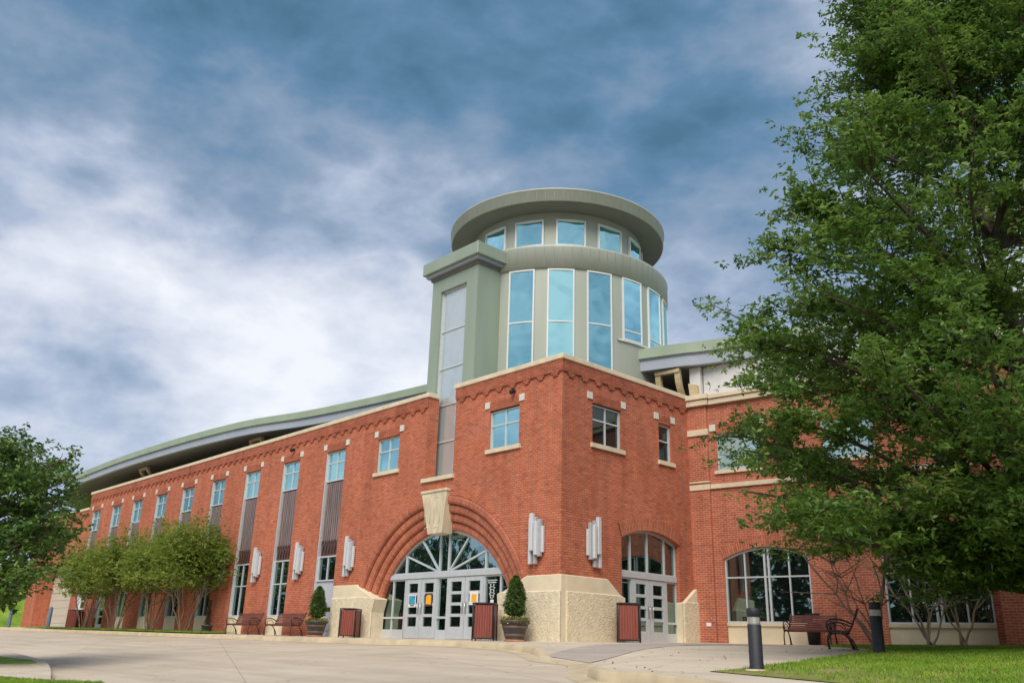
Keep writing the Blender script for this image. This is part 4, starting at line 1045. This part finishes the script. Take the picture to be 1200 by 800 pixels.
# dark glossy tree entering from the left
LBs = (-6.6, -14.3, road(-6.6, -14.3)+.1); limbs = []
for z, R0, n_ in ((1.8, 2.5, 9), (2.8, 3.1, 11), (3.7, 2.9, 10), (4.5, 2.0, 8), (5.2, .9, 4)):
    for k in range(n_):
        a = 2*pi*k/n_+RNG.uniform(-.2, .2)+z; r = R0*RNG.uniform(.75, 1.02); limbs.append(((LBs[0]+r*cos(a), LBs[1]+r*sin(a), z-.75+RNG.uniform(-.3, .3)), .8))
for p in ((95, 535, 21), (60, 545, 20), (25, 512, 21), (100, 590, 20), (85, 620, 20.5), (40, 660, 20), (20, 690, 20), (112, 560, 21)): limbs.append((tuple(D3(*p)), .7))
def inside_left(limbs):
    o = []
    for tip, w_ in limbs:
        p = Vector(tip)
        for _ in range(30):
            d = p-CAM; z = d.dot(FW); px = 600+1015.83*d.dot(RT)/z; py = 400-1015.83*d.dot(UP)/z
            if px < np.interp(py, [480, 505, 530, 560, 600, 640, 690, 720], [0, 25, 85, 100, 55, 62, 25, 0]) and py > 520: break
            p = Vector((p.x+(LBs[0]-p.x)*.08, p.y+(LBs[1]-p.y)*.08, p.z-(.06 if py < 520 else 0)))
        o.append((tuple(p), w_))
    return o
limbs = inside_left(limbs)
broad_tree('broadleaf_tree', 'dark glossy broadleaf tree at the left edge before the far brick wing', 'tree', LBs, 4.9, .16, limbs, 34000, .14, 'leaf_left', 'bark', cl_r=.42, sub=8, asp=.5, twig_len=.9)
def myrtle(label, base, h, spread, nst, nleaf, lsize, bark, lm='leaf_myr', group=None, crown0=.45, name='crape_myrtle', lean=None):
    T = thing(name, label, 'tree', base, group); wood = MB(); B = np.array(base, float); pts = []
    for s_ in range(nst):
        a = 2*pi*s_/nst+RNG.uniform(-.4, .4); r = spread*RNG.uniform(.45, 1)
        if lean is not None: tip = B+np.array([lean[s_][0], lean[s_][1], h*.62])
        else: tip = B+np.array([r*.75*cos(a), r*.75*sin(a), h*RNG.uniform(.55, .7)])
        st = B+np.array([.10*cos(a), .10*sin(a), -.1]); c = bez(st, tip, -.12*spread, 9, .12)
        c += np.concatenate([np.zeros((1, 3)), RNG.normal(size=(8, 3))*.035])
        r0 = RNG.uniform(.022, .040); wood.tube(c, [r0*(1-.6*k/8) for k in range(9)], 7, cap=False)
        for b in range(6):
            i = RNG.integers(3, 8); p = c[i]; d = RNG.normal(size=3)*np.array([1, 1, .5])+np.array([0, 0, .9]); d /= np.linalg.norm(d)
            e = p+d*h*RNG.uniform(.15, .34); tw_ = bez(p, e, 0, 5, .07); wood.tube(tw_, [.02, .016, .012, .008, .004], 4, cap=False)
            ctr = np.concatenate([tw_[1:], [c[8]]])
            n = nleaf//(nst*6); k_ = RNG.integers(0, len(ctr), n)
            so_ = RNG.normal(size=(len(ctr)*5, 3))*np.array([.3, .3, .30])*spread*.62; pp = ctr[k_]+so_[k_*5+RNG.integers(0, 5, n)]+RNG.normal(size=(n, 3))*.09*spread
            pts.append(pp)
    pts = np.concatenate(pts); pts = pts[pts[:, 2] > B[2]+h*crown0*RNG.uniform(.75, 1.1, len(pts))]
    wood.build('trunk', M[bark], T, recalc=False); RNG.shuffle(pts); leaves_mesh('crown', pts, lsize, M[lm], T, .45, grp=4)
    return T
MG = 'crape myrtles along the brick facade'
myr = [(-37.0, 5.7, 2.7, 'leftmost crape myrtle by the far brick facade, brown stems beside the double door'),
       (-32.0, 6.3, 2.2, 'second crape myrtle from the left, yellow-tinged crown against the brick facade'),
       (-27.3, 6.0, 1.9, 'third crape myrtle from the left on the grass verge, thick reddish stems'),
       (-23.2, 6.2, 2.1, 'crape myrtle nearest the two benches, pale slender stems before a dark window')]
for x, h, sp_, lab in myr:
    myrtle(lab, (x, -1.35, plat(x, -1.35)), h, sp_, 8, 24000, .16, 'bark_brown', group=MG, crown0=.40)
for px, py, dep, lab, ln in ((1029, 757, 23.5, 'thin bare-stemmed crape myrtle behind the right bollard, against red brick', [(-2.1, -.4), (-1.6, .4), (-.9, 0), (-1.9, 1.), (.5, .2), (.3, .6)]),
                             (1092, 755, 24.3, 'pale multi-stemmed crape myrtle before the left half of the dark window', [(-1.9, .2), (-1.2, .5), (-.6, -.2), (-.1, .3), (.5, 0), (1.0, .5)]),
                             (1131, 755, 24.3, 'pale multi-stemmed crape myrtle before the right half of the dark window', [(-1.3, .3), (-.8, -.1), (-.3, .4), (.25, .1), (.6, .6)])):
    p = D3(px, py, dep); myrtle(lab, (p.x, p.y, plat(p.x, p.y)+.1), 4.6, 1.6, len(ln), 6000, .09, 'bark_pale' if px > 1050 else 'bark_brown', 'leaf_oak', 'crape myrtles under the oak', .62, lean=ln)

# woods across the road (mirrored in the glass)
P_ = []
for k in range(74):
    x = -270+5.2*k+RNG.uniform(-2, 2); y = -66+RNG.uniform(-6, 6); h = RNG.uniform(12, 18.5); r = h*.30
    n = 1300; d = RNG.normal(size=(n, 3)); d /= np.linalg.norm(d, axis=1)[:, None]; rr = RNG.uniform(.55, 1, n)[:, None]
    P_.append(np.array([x, y, h*.55-1.8])+d*rr*np.array([r, r, h*.5]))
o = leaves_mesh('distant_wood', np.concatenate(P_), 1.1, M['leaf_wood'], None, .7); tag(o, 'belt of dark trees across the road, mirrored in the ground floor glass', 'trees', kind='stuff')

# ------------------------------------------------------------------ lawn blades
def lawn_blades(name, n, sampler, zf, h, label, m='blades'):
    P = sampler(n); n = len(P)
    z = np.array([zf(x, y) for x, y in P]); a = RNG.uniform(0, 2*pi, n); hh = h*RNG.uniform(.5, 1.3, n); w_ = .006+.004*RNG.random(n)
    c, s_ = np.cos(a), np.sin(a); base = np.stack([P[:, 0], P[:, 1], z], 1); wv = np.stack([c, s_, 0*c], 1)*w_[:, None]
    ln = np.stack([RNG.normal(size=n)*.35, RNG.normal(size=n)*.35, np.ones(n)], 1)*hh[:, None]
    v = np.stack([base-wv, base+wv, base+ln], 1).reshape(-1, 3).astype(np.float32)
    me = bpy.data.meshes.new(name); me.vertices.add(3*n); me.vertices.foreach_set('co', v.ravel()); me.loops.add(3*n); me.loops.foreach_set('vertex_index', np.arange(3*n, dtype=np.int32))
    me.polygons.add(n); me.polygons.foreach_set('loop_start', np.arange(0, 3*n, 3, dtype=np.int32)); me.polygons.foreach_set('loop_total', np.full(n, 3, dtype=np.int32)); me.update(calc_edges=True)
    me.materials.append(M[m]); o = bpy.data.objects.new(name, me); COL.objects.link(o); return tag(o, label, 'grass', kind='stuff')
lbx = np.array([p[0] for p in LB]); lby = np.array([p[1] for p in LB])
def in_lawn(P):
    # right of the left boundary and above the lower edge
    xb = np.interp(P[:, 1], lby, lbx); lo = -7.6+(P[:, 0]-10.45)*(-18+7.6)/(45-10.45)
    return (P[:, 0] > xb+.03) & (P[:, 1] > lo+.03)
def samp_lawn(n):
    P = np.stack([10+9*RNG.random(n)**1.0, -9.5+9*RNG.random(n)], 1); Q = np.stack([6+14*RNG.random(n//3), -1+9.5*RNG.random(n//3)], 1)
    P = np.concatenate([P, Q]); P = P[in_lawn(P)]
    # thin, worn patches near the tip and the lower edge
    lo = -7.6+(P[:, 0]-10.45)*(-18+7.6)/(45-10.45); d = P[:, 1]-lo
    nz_ = np.sin(P[:, 0]*2.1+1.3*np.sin(P[:, 1]*1.7))*np.sin(P[:, 1]*2.6+P[:, 0]*.8)
    return P[RNG.random(len(P)) < np.clip(.0+d*.42+nz_*.5, .04, 1)]
lzz = lambda x, y: plat(x, y)+.03+.10*min(1, max(0, (x-np.interp(y, lby, lbx))/34)**(1/1.5)*4 if x > np.interp(y, lby, lbx) else 0)
lawn_mesh = lawn.data
from mathutils.bvhtree import BVHTree
def bvh_of(o):
    me = o.data; return BVHTree.FromPolygons([v.co.copy() for v in me.vertices], [tuple(p.vertices) for p in me.polygons])
_lb = bvh_of(lawn)
def zlawn(x, y):
    h = _lb.ray_cast(Vector((x, y, 5)), Vector((0, 0, -1))); return h[0].z if h[0] else -5.
_pb = bvh_of(po)
def zplaza(x, y):
    h = _pb.ray_cast(Vector((x, y, 5)), Vector((0, 0, -1))); return h[0].z if h[0] else plat(x, y)
tag(sheet('grey_path', ((3.9, -4.5), (6.1, -5.5)), ((2.2, 3.2), (4.6, 4.2)), M['path'], lambda x, y: zplaza(x, y)+.009), None, None, kind='structure')
lawn_blades('lawn_grass', 90000, samp_lawn, zlawn, .05, 'short bright green grass covering the lawn under the oak, thin and worn at its tip')
lawn_blades('verge_grass', 12000, lambda n: np.stack([RNG.uniform(-47, -20.5, n), RNG.uniform(-2, -.05, n)], 1), lambda x, y: plat(x, y)+.05, .08, 'narrow strip of green grass along the foot of the left facade')
lawn_blades('corner_grass', 14000, lambda n: (lambda q: q[q[:, 1] < np.interp(q[:, 0], [-3.5, -.78, 1.18, 2.56, 3.3], [-15.2, -14.49, -14.17, -13.75, -13.95])-.03])(np.stack([RNG.uniform(-2.5, 3.3, n), RNG.uniform(-15.6, -13.7, n)], 1)), lambda x, y: road(x, y)+.145, .035, 'dark green grass tuft area at the lower left corner of the drive')

# dead leaves blown over the lawn edge and the walk
n = 140; X = RNG.uniform(6, 16, n); Y = RNG.uniform(-8.5, -1, n); Zs = np.array([max(zlawn(x, y), zplaza(x, y)) if zplaza(x, y) is not None else 0 for x, y in zip(X, Y)])+.02
dl = leaves_mesh('fallen_leaves', np.stack([X, Y, Zs], 1), .07, leaf_mat('dead_leaves', (.10, .06, .02), (.22, .14, .05), (.36, .26, .09), 3., .1), None, .5, up=.95)
tag(dl, 'scattered dry leaves on the lawn edge and the pale walk', 'leaves', kind='stuff')
# expansion joints in the brick
for x in (-12.55, -27.2, -41.6):
    mb = MB(FL); mb.box(x-.009, x+.009, -.01, .004, 0, 8.3); mb.build('expansion_joint', M['soffit'], BLD)
mb = MB(FR_); mb.box(6.30, 6.318, -.01, .004, 1.9, 8.3); mb.build('expansion_joint', M['soffit'], BLD)
# ------------------------------------------------------------------ wall lamps
def lamp_mesh(mir):
    T = thing('wall_lamp', '', 'wall lamp', (0, 0, 0), 'stacked tube wall lamps')
    sg = -1 if mir else 1
    bars = [(-.30, -.19, -.78, .66, .05, .17), (-.20, -.06, -.38, .77, .12, .24), (-.08, .03, -.78, .66, .05, .17), (.0, .12, -.52, .52, .14, .24), (.08, .22, -.56, .58, .04, .16), (.21, .30, -.44, .37, .03, .12)]
    for i, (a, b, z0, z1, n0, n1) in enumerate(bars):
        mb = MB(); a, b = sorted((a*sg, b*sg)); mb.box(a, b, -n1, -n0, z0, z1)
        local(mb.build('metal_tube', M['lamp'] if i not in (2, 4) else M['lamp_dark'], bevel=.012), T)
    mb = MB(); mb.box(-.1, .1, -.05, 0, -.3, .3); local(mb.build('wall_plate', M['steel']), T)
    return T
la = lamp_mesh(False); lb = lamp_mesh(True)
LAMPL = [(-.97, 'silver tube wall lamp on the left facade, between the big arch and the corner'), (-11.52, 'silver tube wall lamp between the big arch and the first copper strip'),
         (-15.4, 'silver tube wall lamp between the first and second copper strips from the arch'), (-19.15, 'silver tube wall lamp between the second and third copper strips, above a bench'),
         (-22.75, 'silver tube wall lamp just right of the myrtle crowns'), (-26.5, 'silver tube wall lamp half hidden by the myrtle nearest the benches'),
         (-30.2, 'silver tube wall lamp between the third and fourth myrtle crowns'), (-33.9, 'silver tube wall lamp behind the second myrtle from the left'), (-37.4, 'silver tube wall lamp farthest to the left behind the foliage')]
for i, (x, lab) in enumerate(LAMPL):
    o = la if i == 0 else copy_tree(la, (0, 0, 0), 0, '')
    o.location = (x, -.0, 3.04); o.rotation_euler = (0, 0, 0); o['label'] = lab
lb.location = (0, 1.40, 3.01); lb.rotation_euler = (0, 0, pi/2); lb['label'] = 'silver tube wall lamp on the right face of the corner block'

# ------------------------------------------------------------------ litter bins
def bin_(w_=.60, h=1.02):
    T = thing('litter_bin', '', 'bin', (0, 0, 0), 'slatted litter bins'); r = w_/2
    mb = MB(); n = 7
    for side in range(4):
        for k in range(n):
            c = -r+.05+(w_-.1)*(k+.5)/n; hw = (w_-.1)/n*.44
            q = [(c-hw, -r, .08), (c+hw, -r, .08), (c+hw, -r+.02, .08), (c-hw, -r+.02, .08)]
            cs, sn = [(1, 0), (0, 1), (-1, 0), (0, -1)][side]
            A = [(x*cs-y*sn, x*sn+y*cs, z) for x, y, z in q]; B_ = [(x, y, h-.06) for x, y, z in A]
            mb.face(A[::-1]); mb.face(B_)
            for i in range(4): mb.face([A[i], A[(i+1) % 4], B_[(i+1) % 4], B_[i]])
    local(mb.build('slats', M['bin_wood']), T)
    mb = MB(); mb.box(-r+.03, r-.03, -r+.03, r-.03, .09, h-.07); local(mb.build('liner', M['dark_iron']), T)
    mb = MB()
    for x in (-1, 1):
        for y in (-1, 1): mb.tube([(x*(r+.005), y*(r+.005), 0), (x*(r+.005), y*(r+.005), h-.03)], .022, 6)
    for s in (-1, 1): mb.box(-r-.01, r+.01, s*(r+.008)-.012, s*(r+.008)+.012, .04, .075); mb.box(s*(r+.008)-.012, s*(r+.008)+.012, -r-.01, r+.01, .04, .075)
    local(mb.build('frame', M['dark_iron']), T)
    mb = MB(); mb.box(-r-.03, r+.03, -r-.03, r+.03, h-.04, h); mb.box(-r+.05, r-.05, -r+.05, r-.05, h, h+.012); local(mb.build('lid', M['dark_iron'], bevel=.008), T)
    return T
b0 = bin_()
BINS = [(-10.05, -.75, 0, 1., 'red slatted litter bin in front of the cream base, left of the arched entrance'), (-2.4, -.85, 0, 1.08, 'red slatted litter bin between the glass doors and the clipped shrub'),
        (.75, 2.25, 0, 1.12, 'red slatted litter bin beside the side doors on the right face'), (-40.3, -.8, 0, 1.1, 'dark red litter bin far left beside the distant doors')]
for i, (x, y, rz, s, lab) in enumerate(BINS):
    o = b0 if i == 0 else copy_tree(b0, (0, 0, 0), 0, ''); o.location = (x, y, zplaza(x, y)); o.rotation_euler = (0, 0, rz+rad(40)); o.scale = (s, s, s); o['label'] = lab
T = thing('litter_bin', 'dark metal bin standing behind the bench on the right walk', 'bin', tuple(FW_.p(4.28, .42, plat(5, 7))))
T.scale = (.9, .9, .98)
mb = MB(); mb.lathe([(.16, 0), (.2, .02), (.24, .5), (.25, .52), (.25, .55)], seg=20); local(mb.build('body', M['bollard']), T)
mb = MB(); mb.lathe([(.26, .55), (.27, .6), (.25, .63), (.17, .66)], seg=20); mb.tube([(-.16, 0, .66), (-.16, 0, .86), (.16, 0, .86), (.16, 0, .66)], .02, 6); mb.box(-.22, .22, -.1, .1, .84, .96); local(mb.build('hood', M['dark_iron']), T)

# ------------------------------------------------------------------ bollards
def bollard(label, x, y, z, h=.92):
    T = thing('bollard_light', label, 'bollard light', (x, y, z), 'charcoal bollard lights'); r = .105
    mb = MB(); mb.lathe([(r+.02, 0), (r+.02, .015), (r, .02), (r, h*.73), (r-.01, h*.735)], seg=28); local(mb.build('post', M['bollard']), T)
    mb = MB(); mb.lathe([(r-.012, h*.73), (r-.012, h*.86)], seg=28); local(mb.build('lens', M['clear']), T)
    mb = MB()
    for k in range(3): zb = h*(.755+.035*k); mb.lathe([(r-.011, zb), (r-.002, zb+.004), (r-.011, zb+.008)], seg=28)
    local(mb.build('louvre', M['steel'], recalc=False), T)
    mb = MB(); mb.lathe([(r-.01, h*.855), (r, h*.86), (r, h*.985), (r-.012, h), (.001, h)], seg=28); local(mb.build('cap', M['bollard']), T)
    mb = MB(); mb.lathe([(.17, -.05), (.17, .012), (.001, .012)], seg=20); local(mb.build('footing', M['kerb']), T)
b1 = D3(886, 786, 14.5); b2 = D3(1033, 767, 18.3)
bollard('dark bollard light at the worn tip of the lawn, nearest the camera', 10.95, -7.1, zlawn(10.95, -7.1)-.0, .90)
bollard('dark bollard light standing in the grass right of the iron bench', 10.98, -3.0, zlawn(10.98, -3.0)-.01, .92)
mb = MB()
for (x, y, lab) in ((-43.7, -1.3, 'blue-grey steel post at the right end of the beige roller door'), (-52.9, -1.2, 'blue-grey steel post at the far left corner of the building')):
    mb = MB(); mb.lathe([(.12, 0), (.12, 1.25), (.09, 1.31), (.001, 1.33)], seg=14); o = mb.build('safety_post', simple('post_paint', (.10, .16, .22), .5)); o.location = (x, y, plat(x, y)); tag(o, lab, 'post')

# ------------------------------------------------------------------ benches
def bench(label, loc, rz, L=1.9):
    T = thing('park_bench', label, 'bench', loc, 'iron and slat park benches', rz)
    # +y is the back side, x along the bench
    mb = MB()
    for k in range(6): y = -.26+.095*k; mb.box(-L/2, L/2, y-.038, y+.038, .43-.012*k*(k < 5), .452-.012*k*(k < 5))
    local(mb.build('seat', M['bench_wood'], bevel=.006), T)
    mb = MB()
    for k in range(7):
        z = .49+.062*k; y = .27+.035*k; mb.box(-L/2, L/2, y-.012, y+.012, z-.026, z+.026)
    local(mb.build('backrest', M['bench_wood'], bevel=.005), T)
    for s in (-1, 1):
        x = s*(L/2-.03); mb = MB(); R_l = .02
        mb.tube([(x, -.30, .0), (x, -.335, .12), (x, -.33, .26), (x, -.27, .37), (x, -.14, .425), (x, 0, .42), (x, .14, .37), (x, .24, .26), (x, .29, .12), (x, .31, 0)], R_l, 8)   # front and rear leg arc
        mb.tube([(x, .22, .40), (x, .28, .5), (x, .38, .70), (x, .46, .90), (x, .49, .93)], .024, 8)                                              # back upright
        mb.tube([(x, .14, .37), (x, .30, .2), (x, .40, .0)], .018, 6)
        mb.tube([(x, -.30, .44), (x, -.34, .52), (x, -.32, .62), (x, -.22, .68), (x, -.06, .69), (x, .12, .66), (x, .26, .60), (x, .36, .58)], R_l, 8)   # arm loop
        mb.tube([(x, -.2, .45), (x, -.22, .55), (x, -.12, .62), (x, .04, .60), (x, .14, .52), (x, .16, .44)], .013, 6)
        mb.box(x-.02, x+.02, -.30, .25, .39, .425); mb.box(x-.035, x+.035, -.34, -.26, -.0, .02); mb.box(x-.035, x+.035, .28, .44, 0, .02)
        local(mb.build('arm_frame', M['dark_iron'], recalc=False), T)
    T.scale = (1, .8, 1); return T
bench('mahogany slatted bench between two copper strips, nearest the potted shrub', (-15.0, -.72, zplaza(-15.0, -.72)), 0, 2.2)
bench('mahogany slatted bench farther left, nearest the grass verge', (-18.55, -.72, zplaza(-18.55, -.72)), 0, 2.2)
ax = Vector((-.456, .89)).normalized(); bc = Vector((10.0, -2.5))+ax*.9
endb = bench('black iron bench seen end-on where the right walk meets the lawn', (bc.x, bc.y, zplaza(bc.x, bc.y)), math.atan2(-ax.y, -ax.x), 1.9)
endb.scale = (.95, .74, .82)
bp_ = FW_.p(4.35, .95, 0)
bench('iron and slat bench with its back to the right wing, below the arched window', (bp_.x, bp_.y, zplaza(bp_.x, bp_.y)), math.atan2(DW.y, DW.x), 1.5)

# ------------------------------------------------------------------ potted shrubs
def potted(label, x, y, s=1., seed=0):
    T = thing('potted_shrub', label, 'potted shrub', (x, y, zplaza(x, y)), 'clipped shrubs in dark pots')
    mb = MB(); mb.lathe([(.30*s, 0), (.32*s, .05*s), (.001, .05*s)], seg=28); local(mb.build('saucer', M['terra']), T)
    mb = MB(); mb.lathe([(.27*s, .05*s), (.30*s, .15*s), (.40*s, .50*s), (.44*s, .52*s), (.45*s, .60*s), (.40*s, .60*s), (.38*s, .54*s)], seg=32); pot = local(mb.build('pot', M['pot'], recalc=False), T)
    mb = MB(); mb.lathe([(.305*s, .14*s), (.318*s, .16*s), (.328*s, .20*s), (.325*s, .205*s)], seg=32); mb.lathe([(.372*s, .37*s), (.386*s, .39*s), (.395*s, .43*s), (.390*s, .435*s)], seg=32); local(mb.build('pot_band', M['pot_stripe'], recalc=False), pot)
    mb = MB(); mb.lathe([(.39*s, .56*s), (.2*s, .60*s), (.001, .6*s)], seg=24); local(mb.build('soil', M['soil']), T)
    mb = MB()
    for k in range(4): a = k*1.6; mb.tube([(.03*cos(a), .03*sin(a), .55*s), (.05*cos(a), .05*sin(a), .8*s), (.10*cos(a), .10*sin(a), 1.2*s)], [.02, .018, .012], 6)
    local(mb.build('stem', M['bark_brown']), T)
    n = 15000; z = RNG.random(n)**.85; prof = np.interp(z, [0, .08, .3, .6, .85, 1], [.14, .26, .29, .22, .14, .03])*s
    a = RNG.uniform(0, 2*pi, n); bumps = 1+.16*np.sin(a*3+z*9+seed)+.14*np.sin(a*5-z*23+seed)+.10*np.sin(a*9+z*41)+RNG.normal(size=n)*.10
    r = prof*bumps*np.sqrt(RNG.uniform(.35, 1, n)); P = np.stack([r*np.cos(a), r*np.sin(a), (.72+1.15*z)*s], 1)
    local(leaves_mesh('foliage', P, .075*s, M['leaf_con'], None, .3, up=.1), T)
    n = 900; a = RNG.uniform(0, 2*pi, n); r = s*.40*np.sqrt(RNG.uniform(.4, 1.25, n)); P = np.stack([r*np.cos(a), r*np.sin(a), .60*s+.08*RNG.random(n)-.1*(r > .42*s)], 1)
    tone = RNG.random(n); local(leaves_mesh('flowers', P, .05, M['flower'], None, .8, tone=tone), T)
    return T
M['flower'] = leaf_mat('yellow_flowers', (.06, .12, .02), (.20, .24, .03), (.75, .55, .03), 6., .2)
potted('clipped conical shrub in a dark banded pot beside the arched entrance', -1.05, -.85, 1.0, 0)
potted('clipped shrub in a dark pot in front of the grey panel left of the entrance', -12.45, -.72, 1.0, 2)
x, y = -21.9, -.8
T = thing('potted_plant', 'small dark pot with a thin brown spiky plant beside the farther bench', 'potted plant', (x, y, zplaza(x, y)))
mb = MB(); mb.lathe([(.2, 0), (.24, .3), (.27, .32), (.27, .37), (.2, .37), (.001, .33)], seg=20); local(mb.build('pot', M['pot'], recalc=False), T)
n = 1500; z = RNG.random(n); a = RNG.uniform(0, 2*pi, n); r = (.13*(1-z)+.02)*np.sqrt(RNG.random(n)); local(leaves_mesh('foliage', np.stack([r*np.cos(a), r*np.sin(a), .35+1.15*z], 1), .08, leaf_mat('dry_leaves', (.04, .03, .02), (.09, .06, .04), (.14, .10, .05)), None, .3, up=.0), T)

# ------------------------------------------------------------------ notices on the doors, wall fittings
def flat(fr, a, b, z0, z1, n, m, name, t_=.004): mb = MB(fr); mb.box(a, b, n, n+t_, z0, z1); return mb.build(name, m)
mo = simple('orange_print', (.85, .40, .02), .6, var=.03); mw = simple('white_print', (.75, .75, .73), .6, var=.03); mbk_ = simple('black_print', (.03, .03, .035), .6); mbl = simple('blue_print', (.05, .30, .42), .6, var=.5, scale=12); my = simple('navy_print', (.06, .05, .07), .6)
nn_ = GN+.03+.062
def notice(c, z, kind, label):
    T = thing('door_notice', label, 'notice', FL.p(c, nn_, z), 'notices taped to the entrance doors')
    fr = Fr((0, 0, 0), FL.d, FL.n); bk = MB(fr); bk.box(-.22, .22, 0, .006, -.22, .22); local(bk.build('backing', my if kind == 'o' else mw), T)
    if kind == 'o':
        q = MB(fr); q.prism([(-.15, -.15), (.16, -.17), (.15, .15), (.02, .17), (-.13, .13)], .007, .011); local(q.build('orange_sheet', mo), T)
    elif kind == 'w':
        q = MB(fr); q.box(-.19, .19, .007, .009, -.17, .17); local(q.build('white_sheet', mw), T)
        q = MB(fr); q.prism([(-.13, -.12), (.14, -.13), (.13, .12), (-.11, .13)], .010, .013); local(q.build('orange_sheet', mo), T)
    else:
        q = MB(fr); q.box(-.18, .18, .007, .010, -.12, .18); local(q.build('blue_picture', mbl), T)
        q = MB(fr)
        for k in range(3): q.box(-.1, .14, .011, .013, -.18+.02*k, -.172+.02*k)
        local(q.build('caption', mbk_), T)
notice(-7.86, 1.30, 'b', 'blue and white picture notice on the leftmost glass door')
notice(-6.90, 1.33, 'o', 'orange sheet on a dark backing, second door from the left')
notice(-4.42, 1.34, 'w', 'orange sheet on white paper on the rightmost entrance door')
# white lettering on the side light: a header, an ornament and opening lines
T = thing('window_lettering', 'small white lettering and emblem column on the glass right of the entrance doors', 'lettering', FL.p(-3.6, GN+.02, 1.4))
fr = Fr((0, 0, 0), FL.d, FL.n); q = MB(fr)
for r_, (z, x0, x1) in enumerate(((.50, -.24, .24), (.43, -.2, .2))):
    x = x0
    while x < x1:
        w_ = random.uniform(.02, .05); q.box(x, min(x+w_, x1), .0, .003, z-.018, z+.018); x += w_+.014
local(q.build('header_line', mw), T)
q = MB(fr)
for z, w_ in ((.33, .10), (.24, .13), (.14, .10), (.05, .13), (-.04, .09)):
    for s in (-1, 1):
        q.tube([(s*.01, .002, z-.04), (s*w_*.7, .002, z-.02), (s*w_, .002, z+.03), (s*w_*.5, .002, z+.04)], .012, 5)
local(q.build('emblem', mw, recalc=False), T)
q = MB(fr); q.box(-.07, .09, 0, .003, -.62, -.12); local(q.build('hours_sheet', mw), T)
o = flat(FW_, .42, .60, .68, .80, .0, mw, 'outlet_cover'); tag(o, 'small white outlet cover low on the brick pilaster right of the side doors', 'outlet')
T = thing('security_camera', 'small dark camera dome under the coping above the corner window', 'camera', FL.p(-2.25, .02, 8.02))
fr = Fr((0, 0, 0), FL.d, FL.n); q = MB(fr); q.box(-.05, .05, -.02, .1, 0, .1); local(q.build('bracket', M['dark_iron']), T)
q = MB(); q.lathe([(.001, -.09), (.06, -.06), (.08, 0), (.08, .04)], (0, -.14), 14); local(q.build('dome', M['dark_iron'], recalc=False), T)
T = thing('security_camera', 'small dark camera on the brick above the first copper strip', 'camera', FL.p(-17.0, .02, 8.05))
q = MB(fr); q.box(-.05, .05, -.02, .1, 0, .1); local(q.build('bracket', M['dark_iron']), T)
q = MB(); q.lathe([(.001, -.09), (.06, -.06), (.08, 0), (.08, .04)], (0, -.14), 14); local(q.build('dome', M['dark_iron'], recalc=False), T)
